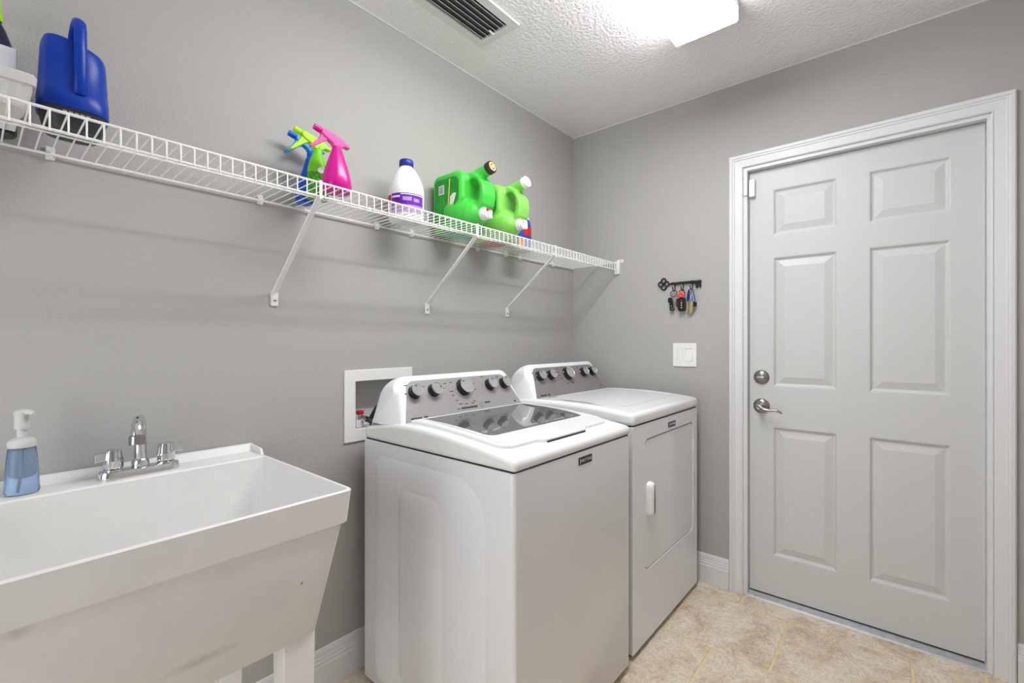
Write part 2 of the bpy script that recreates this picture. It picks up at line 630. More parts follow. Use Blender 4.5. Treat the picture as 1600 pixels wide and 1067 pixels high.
pts = [(1.0435 + x, SY - 0.052 - 0.006 * math.sin(x * 25), 0.914 + z) for x, z in
       [(-0.012, 0.006), (0.0, 0.004), (0.015, -0.006), (0.03, -0.012), (0.045, -0.012), (0.06, -0.009), (0.075, -0.010), (0.088, -0.016), (0.095, -0.023)]]
b.tube(pts, [0.007, 0.009, 0.009, 0.0075, 0.0065, 0.006, 0.006, 0.005, 0.003], 10)
b.build('lever', 'steel', rs, smooth=True)
b = B().lathe([(0.0035, 0), (0.0035, 0.003)], (1.0435, SY - 0.0125, 0.935), (0, -1, 0), 10)
b.build('lock_pin', 'black', rs)

# door sensor
t = thing('door_sensor', 'small white contact sensor at the top left corner of the door', 'sensor', (1.003, SY, 1.92))
B().box(0.9745, 0.990, -0.012, 0.004, 1.925, 2.004).build('magnet', 'plastic', t, bevel=0.003)
B().box(0.992, 1.018, SY - 0.024, SY - 0.001, 1.922, 2.006).build('sensor_body', 'plastic', t, bevel=0.003)

# ------------------------------------------------------------------ ceiling light
LX0, LX1, LY0, LY1, LZ = 0.866, 1.098, -1.83, -0.595, 2.402
t = thing('ceiling_light', 'long white glowing fluorescent fixture with acrylic lens on the ceiling', 'ceiling light', ((LX0 + LX1) / 2, (LY0 + LY1) / 2, H))
B().box(LX0 - 0.001, LX1 + 0.001, LY0 + 0.004, LY1 - 0.004, H - 0.030, H).build('base_pan', 'trim', t)
b = B()
prof = [(LX0, H - 0.030), (LX0, LZ + 0.006), (LX0 + 0.006, LZ), (LX1 - 0.006, LZ), (LX1, LZ + 0.006), (LX1, H - 0.030)]
b.loft([[(x, LY0 + 0.004, z) for x, z in prof], [(x, LY1 - 0.004, z) for x, z in prof]], False, False)
for f in list(b.bm.faces):
    if all(abs(v.co.z - (H - 0.030)) < 1e-6 for v in f.verts):
        b.bm.faces.remove(f)
lens = b.build('lens', M['lens'], t)
lens.data.materials.append(M['lens_side'])
for p_ in lens.data.polygons:
    if abs(p_.normal.x) > 0.9:
        p_.material_index = 1
for y in (LY0, LY1 - 0.004):
    b = B().plate([(LX0 - 0.001, H), (LX0 - 0.001, LZ + 0.005), (LX0 + 0.005, LZ - 0.001), (LX1 - 0.005, LZ - 0.001), (LX1 + 0.001, LZ + 0.005), (LX1 + 0.001, H)],
                  lambda u, v, s, y=y: (u, y + 0.004 * s, v))
    b.build('end_cap', 'trim', t)

# ------------------------------------------------------------------ ceiling vent
VX0, VX1, VY0, VY1 = 0.224, 0.366, -1.405, -1.05
t = thing('ceiling_vent', 'white louvred air supply register on the ceiling', 'vent', (0.295, -1.23, H))
b = B().plate(rrect(VX0 - 0.036, VX1 + 0.036, VY0 - 0.036, VY1 + 0.036, 0.004, 2), lambda u, v, s: (u, v, H - 0.0005 - 0.009 * s),
              [[(VX0, VY0), (VX0, VY1), (VX1, VY1), (VX1, VY0)]])
b.build('frame', 'trim', t, bevel=0.004)
B().box(VX0 - 0.01, VX1 + 0.01, VY0 - 0.01, VY1 + 0.01, H - 0.0008, H - 0.0002).build('duct_shade', 'duct_shade', t)  # flat dark sheet painted as the shaded depth behind the louvres
for k in range(6):
    x = VX0 + 0.013 + k * 0.0235
    b = B()
    b.loft([[(x - 0.006, y, H - 0.002), (x + 0.003, y, H - 0.0125), (x + 0.0075, y, H - 0.0145), (x + 0.0055, y, H - 0.0115), (x - 0.0045, y, H - 0.002)] for y in (VY0, VY1)])
    b.build('louvre', 'trim', t)
B().box(VX0 + 0.07, VX0 + 0.073, VY1 - 0.03, VY1 - 0.002, H - 0.019, H - 0.011).build('damper_lever', 'trim', t)

# ------------------------------------------------------------------ wire shelf
ZS = 1.674      # centre height of the deck wires
RX, MX, FX, LIP = 0.012, 0.172, 0.303, 0.040
shelf = thing('wire_shelf', 'long white vinyl coated wire shelf with front lip on the grey wall', 'shelf', (0.15, -1.3, ZS))
SY0, SY1 = -2.95, -0.014
for x, z, r in ((RX, ZS - 0.0045, 0.0032), (MX, ZS - 0.0045, 0.0028), (FX, ZS - 0.001, 0.0032), (FX, ZS - LIP, 0.0032)):
    B().tube([(x, SY0, z), (x, SY1, z)], r, 8).build('long_rod', 'wire', shelf, smooth=True)
wire_me = None
y = -2.3834 - 21 * 0.0265
while y < SY1 - 0.004:
    if wire_me is None:
        b = B()
        b.tube([(RX - 0.004, 0, 0), (FX - 0.006, 0, 0), (FX + 0.0005, 0, -0.001), (FX + 0.0042, 0, -0.008), (FX + 0.0042, 0, -LIP - 0.004)], 0.0018, 6)
        o = b.build('cross_wire', 'wire', shelf, smooth=True)
        wire_me = o.data
    else:
        o = bpy.data.objects.new('cross_wire', wire_me)
        COL.objects.link(o)
        o.parent = shelf
        o.matrix_parent_inverse = Matrix.Translation(-shelf.location)
    o.location = (0, y, ZS)
    y += 0.0265
# support braces
for yb, zt in ((-1.788, 1.365), (-1.158, 1.368), (-0.633, 1.376)):
    b = B()
    top = Vector((FX + 0.001, yb, ZS - LIP - 0.002))
    low = Vector((0.010, yb, zt + 0.018))
    d = (top - low).normalized()
    n = Vector((d.z, 0, -d.x))
    w = 0.0075
    prof = [(-w, 0.0), (-w, -0.006), (-w + 0.002, -0.006), (-w + 0.002, -0.002), (w - 0.002, -0.002), (w - 0.002, -0.006), (w, -0.006), (w, 0.0)]
    b.loft([[p + Vector((0, u, 0)) + n * v for u, v in prof] for p in (low, top)])
    br = b.build('support_brace', 'wire', shelf)
    B().loft([[(FX + 0.0035 + dx, yb - 0.004, z) for dx, z in ((0, ZS - LIP - 0.008), (0.003, ZS - LIP - 0.008), (0.003, ZS + 0.004), (-0.008, ZS + 0.0045), (-0.008, ZS + 0.0025), (0, ZS + 0.002))],
              [(FX + 0.0035 + dx, yb + 0.004, z) for dx, z in ((0, ZS - LIP - 0.008), (0.003, ZS - LIP - 0.008), (0.003, ZS + 0.004), (-0.008, ZS + 0.0045), (-0.008, ZS + 0.0025), (0, ZS + 0.002))]]).build('hook', 'wire', br)
    ft = B().plate(rrect(yb - 0.011, yb + 0.011, zt - 0.026, zt + 0.022, 0.004, 3), lambda u, v, s: (0.0005 + 0.006 * s, u, v)).build('foot', 'wire', br, bevel=0.0015)
    B().lathe([(0.0042, 0), (0.0042, 0.002), (0.002, 0.003)], (0.0065, yb, zt - 0.008), (1, 0, 0), 10).build('screw', 'steel', br)
# rear wall clips
for yc in (-2.70, -2.305, -1.833, -1.407, -1.242, -0.853, -0.648, -0.534, -0.234):
    b = B()
    b.box(0.0005, 0.010, yc - 0.008, yc + 0.008, ZS - 0.016, ZS + 0.014)
    b.tube([(RX, yc - 0.007, ZS - 0.0045), (RX, yc + 0.007, ZS - 0.0045)], 0.007, 10)
    b.lathe([(0.005, 0), (0.004, 0.004)], (RX + 0.004, yc, ZS - 0.012), (0.5, 0, -1), 8)
    b.build('wall_clip', 'plastic', shelf, bevel=0.001)
# end bracket on the back wall
b = B()
b.plate(rrect(0.288, 0.318, ZS - 0.062, ZS + 0.012, 0.004, 3), lambda u, v, s: (u, -0.0005 - 0.014 * s, v))
b.plate(rrect(0.300, 0.338, ZS + 0.002, ZS + 0.020, 0.006, 4), lambda u, v, s: (u, -0.0005 - 0.006 * s, v))
eb = b.build('end_bracket', 'plastic', shelf, bevel=0.002)
B().lathe([(0.004, 0), (0.004, 0.002), (0.002, 0.003)], (0.329, -0.0065, ZS + 0.011), (0, -1, 0), 10).build('screw', 'steel', eb)

DZ = ZS + 0.0019       # top of the deck wires


# ------------------------------------------------------------------ things on the shelf
def trigger_head(t, c, z, mat_head, mat_noz, ang=0.0, s=1.0, collar=None):
    """nozzle points along -y (rotated by ang about z); c = (x, y) of the neck, z = collar base"""
    ca, sa = math.cos(ang), math.sin(ang)

    def pos(d, w, h):
        # d along the nozzle, w sideways
        return (c[0] + s * (d * sa + w * ca), c[1] + s * (-d * ca + w * sa), z + s * h)
    b = B().lathe([(0.0145 * s, 0), (0.0158 * s, 0.002 * s), (0.0158 * s, 0.014 * s), (0.0135 * s, 0.017 * s), (0.0120 * s, 0.034 * s)], (c[0], c[1], z), (0, 0, 1), 20)
    cl = b.build('collar', collar or mat_noz, t, smooth=True)
    o = 0.018
    head = [(-0.012, 0.0), (0.013, 0.0), (0.017, 0.008), (0.030, 0.016), (0.048, 0.025), (0.057, 0.033), (0.056, 0.047), (0.045, 0.048), (0.020, 0.042), (-0.010, 0.032), (-0.028, 0.022),
            (-0.046, 0.010), (-0.043, 0.005), (-0.024, 0.008)]
    hd = B().plate(head, lambda u, v, k: pos(u, (k - 0.5) * 0.024, v + o)).build('spray_head', mat_head, t, bevel=0.004 * s)
    B().tube([pos(0.046, 0, 0.039 + o), pos(0.056, 0, 0.042 + o), pos(0.060, 0, 0.043 + o), pos(0.080, 0, 0.049 + o)], [0.0090 * s, 0.0090 * s, 0.0108 * s, 0.0098 * s], 14).build('nozzle', mat_noz, hd, smooth=True)
    lev = [(0.028, 0.018), (0.044, 0.030), (0.056, 0.030), (0.064, 0.014), (0.080, -0.004), (0.095, -0.022), (0.090, -0.026), (0.068, -0.010), (0.046, 0.008)]
    B().plate(lev, lambda u, v, k: pos(u, (k - 0.5) * 0.014, v + o)).build('trigger', mat_head, hd, bevel=0.002 * s)


# dark spray bottle at the far left
t = thing('spray_bottle', 'dark navy spray bottle with lime green top behind white tub', 'spray bottle', (0.055, -2.408, DZ), 'spray bottles on the wire shelf')
B().lathe([(0.034, 0), (0.037, 0.004), (0.037, 0.03), (0.0365, 0.032)], (0.055, -2.398, DZ), seg=28).build('base', 'black', t, smooth=True)
B().lathe([(0.0365, 0.032), (0.0365, 0.12), (0.035, 0.16), (0.029, 0.20), (0.02, 0.228), (0.014, 0.24), (0.013, 0.25)], (0.055, -2.398, DZ), seg=28).build('bottle', 'navy', t, smooth=True)
trigger_head(t, (0.055, -2.398), DZ + 0.245, 'lime', 'lime', PI / 2 - 0.1)
# white carton
t = tag(B().box(0.098, 0.150, -2.462, -2.3655, DZ, DZ + 0.158).build('carton', 'carton', None, bevel=0.002),
        'plain white square carton standing behind the white tub', 'carton')
# white fluted tub
t = thing('plastic_tub', 'milky white plastic tub with fluted sides at the shelf end', 'tub', (0.22, -2.412, DZ))
b = B()
rings = []
for z, s in ((0.0, 0.74), (0.004, 0.78), (0.036, 0.93), (0.042, 0.95), (0.044, 1.02), (0.060, 1.04), (0.064, 1.0), (0.064, 0.96)):
    ring = []
    for k in range(48):
        a = 2 * PI * k / 48
        px, py = max(-1, min(1, 1.35 * math.cos(a))), max(-1, min(1, 1.35 * math.sin(a)))
        fl = 1 + (0.022 * math.cos(k * PI) if 0.001 < z < 0.04 else 0)
        ring.append((0.222 + 0.055 * px * s * fl, -2.412 + 0.065 * py * s * fl, DZ + z))
    rings.append(ring)
b.loft(rings)
b.build('tub_body', 'paleplastic', t)

# watering can
t = thing('watering_can', 'royal blue plastic watering can with dark base on the wire shelf', 'watering can', (0.165, -2.282, DZ))
cx, cy = 0.165, -2.282


def oval(hx, hy, z, tilt=0.0, dy=0.0, n=40, p=3.0):
    out = []
    for k in range(n):
        a = 2 * PI * k / n
        c_, s_ = math.cos(a), math.sin(a)
        x = hx * math.copysign(abs(c_) ** (2 / p), c_)
        y_ = hy * math.copysign(abs(s_) ** (2 / p), s_)
        out.append((cx + x, cy + dy + y_, z + tilt * y_ - tilt * 0.2 * x))
    return out


b = B().loft([oval(0.048, 0.044, DZ), oval(0.050, 0.046, DZ + 0.003), oval(0.060, 0.0545, DZ + 0.040), oval(0.061, 0.0555, DZ + 0.042)])
b.build('base', 'dark', t, smooth=True)
b = B().loft([oval(0.0625, 0.057, DZ + 0.040), oval(0.0635, 0.058, DZ + 0.044), oval(0.063, 0.0575, DZ + 0.075), oval(0.0615, 0.0565, DZ + 0.077), oval(0.0595, 0.0535, DZ + 0.140),
              oval(0.058, 0.052, DZ + 0.170, -0.18), oval(0.055, 0.049, DZ + 0.179, -0.22), oval(0.047, 0.041, DZ + 0.184, -0.24), oval(0.036, 0.030, DZ + 0.184, -0.24), oval(0.033, 0.027, DZ + 0.174, -0.2)])
b.build('can_body', 'blue_can', t, smooth=True)
hp = [(0.060, 0.075), (0.066, 0.085), (0.068, 0.115), (0.068, 0.160), (0.066, 0.205), (0.058, 0.226), (0.040, 0.237), (0.012, 0.238), (-0.018, 0.228), (-0.038, 0.205), (-0.046, 0.170)]
b = B()
rings = []
for i, (dx, dz) in enumerate(hp):
    a = Vector(hp[max(i - 1, 0)])
    c = Vector(hp[min(i + 1, len(hp) - 1)])
    tv = (c - a).normalized()
    nv = Vector((tv.y, -tv.x))
    w = 0.0105
    ring = []
    for k in range(12):
        an = 2 * PI * k / 12
        o_ = nv * (0.0075 * math.cos(an))
        ring.append((cx + dx + o_.x, cy + 0.004 + w * math.sin(an), DZ + dz + o_.y))
    rings.append(ring)
b.loft(rings)
b.build('handle', 'blue_can', t, smooth=True)
b = B()
b.tube([(cx - 0.05, cy + 0.0, DZ + 0.05), (cx - 0.075, cy, DZ + 0.085), (cx - 0.105, cy, DZ + 0.15), (cx - 0.12, cy, DZ + 0.19)], [0.016, 0.013, 0.010, 0.012], 14)
b.build('spout', 'blue_can', t, smooth=True)
for k in range(5):
    B().box(cx + 0.0535 + 0.0052, cx + 0.0545 + 0.0052, cy - 0.022 + k * 0.009, cy - 0.0155 + k * 0.009, DZ + 0.022, DZ + 0.032).build('print', 'greyprint', t)

# blue spray bottle
t = thing('spray_bottle', 'blue spray bottle nearest the wall, left of the green one', 'spray bottle', (0.056, -1.712, DZ), 'spray bottles on the wire shelf')
b = B()
rings = []
for z, r, dy in ((0, 0.026, 0), (0.004, 0.029, 0), (0.03, 0.030, 0), (0.07, 0.0265, 0.004), (0.105, 0.022, 0.011), (0.13, 0.0195, 0.017), (0.15, 0.018, 0.020), (0.158, 0.0155, 0.021), (0.166, 0.014, 0.021)):
    rings.append([(0.056 + r * math.cos(2 * PI * k / 28), -1.712 + dy + r * math.sin(2 * PI * k / 28), DZ + z) for k in range(28)])
b.loft(rings).build('bottle', 'blue', t, smooth=True)
trigger_head(t, (0.056, -1.691), DZ + 0.160, 'cyan', 'blue', -0.08, 0.92)
# green spray bottle
t = thing('spray_bottle', 'leafy green spray bottle with lime trigger between blue and pink bottles', 'spray bottle', (0.132, -1.712, DZ), 'spray bottles on the wire shelf')
B().lathe([(0.030, 0), (0.033, 0.004), (0.033, 0.06), (0.031, 0.08), (0.0315, 0.082)], (0.132, -1.708, DZ)).build('label_band', 'grass', t, smooth=True)
B().lathe([(0.0312, 0.082), (0.029, 0.105), (0.022, 0.13), (0.016, 0.142), (0.0145, 0.15)], (0.132, -1.708, DZ)).build('bottle', 'green_head', t, smooth=True)
B().plate(circle(0.006, 0.086, 0.0095, 16), lambda u, v, s: (0.132 + 0.0335 * math.cos(u / 0.033 - 0.35) + (0.0003 if s else -0.001), -1.708 + 0.0335 * math.sin(u / 0.033 - 0.35), DZ + v)).build('sticker', 'paper', t)
trigger_head(t, (0.132, -1.708), DZ + 0.144, 'lime', 'lime', -0.05, 0.92, 'green_head')
# pink spray bottle
t = thing('spray_bottle', 'magenta pink spray bottle with round base, right of the green one', 'spray bottle', (0.238, -1.700, DZ), 'spray bottles on the wire shelf')
PX, PY = 0.236, -1.700
B().lathe([(0.028, 0), (0.038, 0.004), (0.043, 0.016), (0.0435, 0.03), (0.040, 0.052), (0.032, 0.082), (0.0245, 0.106), (0.0195, 0.122), (0.0165, 0.130), (0.0145, 0.136)], (PX, PY, DZ), seg=36).build('bottle', 'magenta', t, smooth=True)
trigger_head(t, (PX, PY), DZ + 0.126, 'pink', 'magenta', -0.05, 0.88)

# white jug with purple label
t = thing('bleach_jug', 'white plastic jug with purple label and blue cap', 'jug', (0.118, -1.352, DZ))
JX, JY = 0.118, -1.352
JP = [(0.058, 0), (0.064, 0.004), (0.066, 0.012), (0.066, 0.10), (0.0665, 0.118), (0.062, 0.140), (0.052, 0.166), (0.040, 0.188), (0.029, 0.203), (0.0235, 0.207), (0.0235, 0.214)]
b = B()
rings = []
for r, z in JP:
    ring = []
    for k in range(40):
        a = 2 * PI * k / 40
        dent = 1.0
        if 0.12 < z < 0.205:
            for a0 in (-0.75, 0.25, 2.4):
                d = abs((a - a0 + PI) % (2 * PI) - PI)
                dent -= 0.10 * max(0, 1 - d / 0.38)
        ring.append((JX + r * math.cos(a) * dent, JY + r * math.sin(a) * dent, DZ + z))
    rings.append(ring)
b.loft(rings)
b.build('jug_body', 'jugwhite', t, smooth=True)
b = B().lathe([(0.0255, 0), (0.027, 0.002), (0.0265, 0.022), (0.024, 0.0255)], (JX, JY, DZ + 0.2105), seg=32)
b.build('cap', 'capblue', t, smooth=True)


def wrap(name, material, a0, a1, z0, z1, r, parent, z0b=None, n=14, c=None):
    c = c or (JX, JY)
    b = B()
    lo = lambda k: z0 if z0b is None else z0 + (z0b - z0) * k / n
    ring = lambda rr, zz: [(c[0] + rr * math.cos(a0 + (a1 - a0) * k / n), c[1] + rr * math.sin(a0 + (a1 - a0) * k / n), DZ + (zz if zz is not None else lo(k))) for k in range(n + 1)]
    A, Bq, C, D = ring(r, None), ring(r, z1), ring(r - 0.001, z1), ring(r - 0.001, None)
    va = [[b.bm.verts.new(p) for p in q] for q in (A, Bq, C, D)]
    for i in range(4):
        p, q = va[i], va[(i + 1) % 4]
        for k in range(n):
            b.face([p[k], p[k + 1], q[k + 1], q[k]])
    b.face([va[i][0] for i in range(4)])
    b.face([va[i][n] for i in range(4)])
    return b.build(name, material, parent, smooth=True)


wrap('label_band', 'purple', -1.55, 0.45, 0.052, 0.094, 0.0670, t)
wrap('label_band', 'lilac', -1.55, 0.45, 0.024, 0.0515, 0.0670, t)
wrap('label_flash', 'red', -2.15, -1.62, 0.062, 0.092, 0.0670, t)
wrap('label_print', 'paper', -1.5, -1.0, 0.078, 0.085, 0.0674, t)
wrap('label_print', 'lilac', -0.85, -0.35, 0.066, 0.080, 0.0674, t)
wrap('label_print', 'lilac', -0.25, 0.15, 0.064, 0.076, 0.0674, t)
wrap('label_stripe', 'paper', -0.95, 0.42, 0.088, 0.091, 0.0674, t)


# green dispenser jugs lying on their side
def dispenser_jug(yc, body, label, capmat, ringmat, strip, under, under2):
    t = thing('detergent_jug', label, 'jug', (0.16, yc, DZ), 'green detergent jugs lying on the shelf')
    z0 = DZ + 0.0005
    b = B()
    def block(d):
        pts = rrect(0.03 + d, 0.214 - d, d, 0.246 - d, (0.040, 0.030, 0.025, 0.0), 6)[:-1]
        return pts + [(0.105, d), (0.140, d + 0.030), (0.185 - d * 0.5, 0.085 + d), (0.214 - d, 0.125)]
    b.loft([[(x, yc + y, z0 + z) for x, z in block(d)]
            for y, d in ((-0.076, 0.016), (-0.071, 0.006), (-0.062, 0.0), (0.062, 0.0), (0.071, 0.006), (0.076, 0.016))])
    # grip ring with the hole
    outer = [(0.13, 0.040), (0.20, 0.040), (0.255, 0.062), (0.288, 0.095), (0.298, 0.135), (0.290, 0.175), (0.266, 0.210), (0.230, 0.232), (0.18, 0.242), (0.13, 0.235)]
    hole = circle(0.232, 0.148, 0.042, 24, 0.058)
    hole.reverse()
    b.plate(outer, lambda u, v, s: (u, yc + (s - 0.5) * 0.074, z0 + v), [hole])
    # tapering shoulder that carries the tap
    b.lathe([(0.050, -0.05), (0.072, -0.02), (0.074, 0.02), (0.070, 0.055), (0.060, 0.090), (0.046, 0.115), (0.030, 0.131), (0.022, 0.136), (0.019, 0.146)], (0.135, yc - 0.010, z0 + 0.0795), (1, 0.0, -0.13), 32)
    # filler neck
    b.tube([(0.165, yc, z0 + 0.208), (0.215, yc, z0 + 0.222), (0.292, yc, z0 + 0.241)], [0.03, 0.027, 0.0235], 20)
    body_o = b.build('jug_body', body, t, smooth=True, remesh=0.0042)
    ax = Vector((0.97, 0, 0.24)).normalized()
    c0 = Vector((0.289, yc, z0 + 0.2405))
    cp = B().lathe([(0.024, 0), (0.0255, 0.001), (0.0255, 0.020), (0.023, 0.023), (0.0, 0.023)], c0, ax, 28).build('filler_cap', capmat, t, smooth=True)
    if ringmat:
        B().lathe([(0.0185, 0), (0.0185, 0.001), (0.0125, 0.0012), (0.0125, 0)], c0 + ax * 0.0228, ax, 28).build('ring', ringmat, cp)
        B().lathe([(0.008, 0), (0.008, 0.0014), (0.0, 0.0014)], c0 + ax * 0.0228, ax, 20).build('hub', ringmat, cp)
    ax = Vector((1, 0, -0.13)).normalized()
    c1 = Vector((0.268, yc - 0.010, z0 + 0.0615))
    tp = B().lathe([(0.024, 0), (0.0255, 0.001), (0.0255, 0.010), (0.022, 0.012), (0.022, 0.020), (0.0185, 0.022), (0.017, 0.030), (0.0, 0.031)], c1, ax, 28).build('tap', 'plastic', t, smooth=True)
    c2 = c1 + ax * 0.026
    B().box(c2.x, c2.x + 0.020, c2.y - 0.009, c2.y + 0.009, c2.z - 0.022, c2.z + 0.010).build('tap_spout', 'plastic', tp, bevel=0.003)
    B().box(c2.x + 0.002, c2.x + 0.014, c2.y - 0.012, c2.y + 0.012, c2.z + 0.008, c2.z + 0.0185).build('push_button', 'red' if strip == 'yellow' else 'plastic', tp, bevel=0.002)
    # label on the flat side
    yl = yc - 0.0762
    lab = B().plate([(x, z0 + z) for x, z in rrect(0.052, 0.196, 0.026, 0.220, (0.03, 0.018, 0.018, 0.0), 5)[:-1] + [(0.100, 0.026), (0.135, 0.058), (0.196, 0.130)]], lambda u, v, s: (u, yl - 0.0006 * s, v)).build('label_panel', 'green_label', t)
    B().plate([(0.128, z0 + 0.060), (0.133, z0 + 0.060), (0.147, z0 + 0.215), (0.141, z0 + 0.215)], lambda u, v, s: (u, yl - 0.0004 - 0.0006 * s, v)).build('label_stripe', strip, lab)
    B().plate([(0.076, z0 + 0.158), (0.110, z0 + 0.158), (0.110, z0 + 0.196), (0.076, z0 + 0.196)], lambda u, v, s: (u, yl - 0.0004 - 0.0006 * s, v)).build('barcode_sticker', 'paper', lab)
    for k in range(6):
        B().box(0.082 + k * 0.004, 0.084 + k * 0.004, yl - 0.0016, yl - 0.0008, z0 + 0.163, z0 + 0.191).build('barcode_bar', 'greyprint', lab)
    B().plate([(0.138, z0 + 0.070), (0.150, z0 + 0.085), (0.170, z0 + 0.118), (0.182, z0 + 0.150), (0.164, z0 + 0.152), (0.147, z0 + 0.142)], lambda u, v, s: (u, yl - 0.0004 - 0.0006 * s, v)).build('label_print', 'paper', lab)
    for k in range(5):
        B().box(0.064 + k * 0.011, 0.0655 + k * 0.011, yl - 0.0012, yl - 0.0004, z0 + 0.034, z0 + 0.146).build('label_print', body, lab)
    # printed label on the underside
    B().box(0.055, 0.125, yc - 0.055, yc + 0.055, z0 - 0.0004, z0 + 0.004).build('underside_label', under, t)
    if under2:
        B().box(0.060, 0.120, yc + 0.0555, yc + 0.0715, z0 - 0.0004, z0 + 0.02).build('underside_label', under2, t)
    return t


dispenser_jug(-1.078, 'green1', 'bright green detergent jug with dark gold ringed cap, lying on its side', 'brown_cap', 'gold', 'yellow', 'teal', None)
dispenser_jug(-0.852, 'green2', 'pale green detergent jug with white cap, lying on its side', 'plastic', None, 'yellowgreen', 'orange_label', 'blue_label')

# stain remover bottle
t = thing('stain_remover_bottle', 'white bottle with blue and red label and orange spray top', 'bottle', (0.125, -0.625, DZ))
SXc, SYc = 0.118, -0.640
b = B()
rings = []
for z, hx, hy in ((0, 0.026, 0.048), (0.004, 0.029, 0.052), (0.06, 0.030, 0.054), (0.12, 0.029, 0.050), (0.16, 0.025, 0.038), (0.19, 0.019, 0.026), (0.21, 0.015, 0.018), (0.225, 0.0135, 0.0135), (0.235, 0.0135, 0.0135)):
    rings.append([(SXc + hx * math.cos(2 * PI * k / 32), SYc + hy * math.sin(2 * PI * k / 32) - 0.10 * (z - 0.1) * (z > 0.1), DZ + z) for k in range(32)])
b.loft(rings).build('bottle', 'jugwhite', t, smooth=True)


def oval_patch(name, material, a0, a1, za, zb_, parent, off, n=12, m=6):
    """curved label following the oval bottle wall"""
    def f(a, z, k):
        hy = lerp([(0, 0.052), (0.06, 0.054), (0.12, 0.050), (0.16, 0.038), (0.19, 0.026)], z) + off - 0.0014 * k
        hx = lerp([(0, 0.029), (0.06, 0.030), (0.12, 0.029), (0.16, 0.025), (0.19, 0.019)], z) + off - 0.0014 * k
        return (SXc + hx * math.cos(a), SYc + hy * math.sin(a) - 0.10 * (z - 0.1) * (z > 0.1), DZ + z)
    b = B()
    g = [[[b.bm.verts.new(f(a0 + (a1 - a0) * i / n, za + (zb_ - za) * j / m, k)) for j in range(m + 1)] for i in range(n + 1)] for k in (0, 1)]
    for k in (0, 1):
        for i in range(n):
            for j in range(m):
                b.face([g[k][i][j], g[k][i + 1][j], g[k][i + 1][j + 1], g[k][i][j + 1]])
    return b.build(name, material, parent, smooth=True)


oval_patch('label', 'blue_label', -1.5, 0.9, 0.01, 0.150, t, 0.0009)
oval_patch('label_flash', 'red', -0.6, 0.75, 0.070, 0.115, t, 0.0016)
oval_patch('label_flash', 'orange', -1.4, -0.4, 0.015, 0.050, t, 0.0016)
oval_patch('label_edge', 'paper', 0.65, 0.9, 0.01, 0.150, t, 0.0018)
HY = SYc - 0.0125
B().lathe([(0.015, 0), (0.016, 0.002), (0.016, 0.014), (0.012, 0.018)], (SXc, HY, DZ + 0.222), seg=20).build('collar', 'plastic', t, smooth=True)
B().plate([(-0.032, 0.238), (0.040, 0.238), (0.046, 0.244), (0.042, 0.256), (-0.02, 0.262), (-0.034, 0.256)], lambda u, v, s: (SXc + (s - 0.5) * 0.02, HY + u, DZ + v)).build('spray_head', 'orange', t, bevel=0.003)
B().plate([(-0.016, 0.238), (-0.010, 0.238), (-0.018, 0.205), (-0.026, 0.200)], lambda u, v, s: (SXc + (s - 0.5) * 0.012, HY + u, DZ + v)).build('trigger', 'orange', t)

# ------------------------------------------------------------------ washer outlet box in the wall
t = thing('washer_outlet_box', 'white recessed washer outlet box with red valve and hoses', 'outlet box', (0, -1.39, 0.98))
B().plate([(-1.543, 0.850), (-1.238, 0.850), (-1.238, 1.1175), (-1.543, 1.1175)], lambda u, v, s: (0.0005 + 0.006 * s, u, v),
          [[(-1.498, 0.896), (-1.498, 1.074), (-1.282, 1.074), (-1.282, 0.896)]]).build('flange', 'plastic', t, bevel=0.002)
b = B()
y0, y1, z0, z1 = -1.4985, -1.2815, 0.8955, 1.0745
b.box(-0.085, -0.082, y0, y1, z0, z1)
b.box(-0.085, 0.003, y0 - 0.003, y0, z0 - 0.003, z1 + 0.003)
b.box(-0.085, 0.003, y1, y1 + 0.003, z0 - 0.003, z1 + 0.003)
b.box(-0.085, 0.003, y0, y1, z0 - 0.003, z0)
b.box(-0.085, 0.003, y0, y1, z1, z1 + 0.003)
b.build('recess', 'boxgrey', t)
for yv, hm in ((-1.458, 'red'), (-1.33, 'capblue')):
    v = B().tube([(-0.030, yv, z0), (-0.030, yv, 0.945)], 0.009, 12).build('valve', 'chrome', t, smooth=True)
    B().lathe([(0.013, 0), (0.015, 0.004), (0.015, 0.012), (0.008, 0.015)], (-0.030, yv, 0.944), seg=12).build('valve_handle', hm, v)
    B().tube([(-0.030, yv, 0.925), (-0.014, yv + 0.006, 0.930), (-0.002, yv + 0.012, 0.925)], 0.011, 12).build('outlet', 'chrome', v, smooth=True)
    B().tube([(-0.006, yv + 0.010, 0.928), (0.015, yv + 0.022, 0.920), (0.032, yv + 0.035, 0.900), (0.040, yv + 0.055, 0.84), (0.040, yv + 0.06, 0.60)], 0.0105, 12).build('hose', 'black', t, smooth=True)
B().tube([(-0.03, -1.40, 0.85), (-0.03, -1.40, 0.93), (0.0, -1.40, 0.965), (0.035, -1.40, 0.93), (0.042, -1.40, 0.80)], 0.014, 12).build('drain_hose', 'dark', t, smooth=True)
B().plate(rrect(-1.482, -1.452, 0.897, 0.925, 0.003, 2), lambda u, v, s: (-0.018 + 0.002 * s, u, v)).build('tag', 'paper', t)


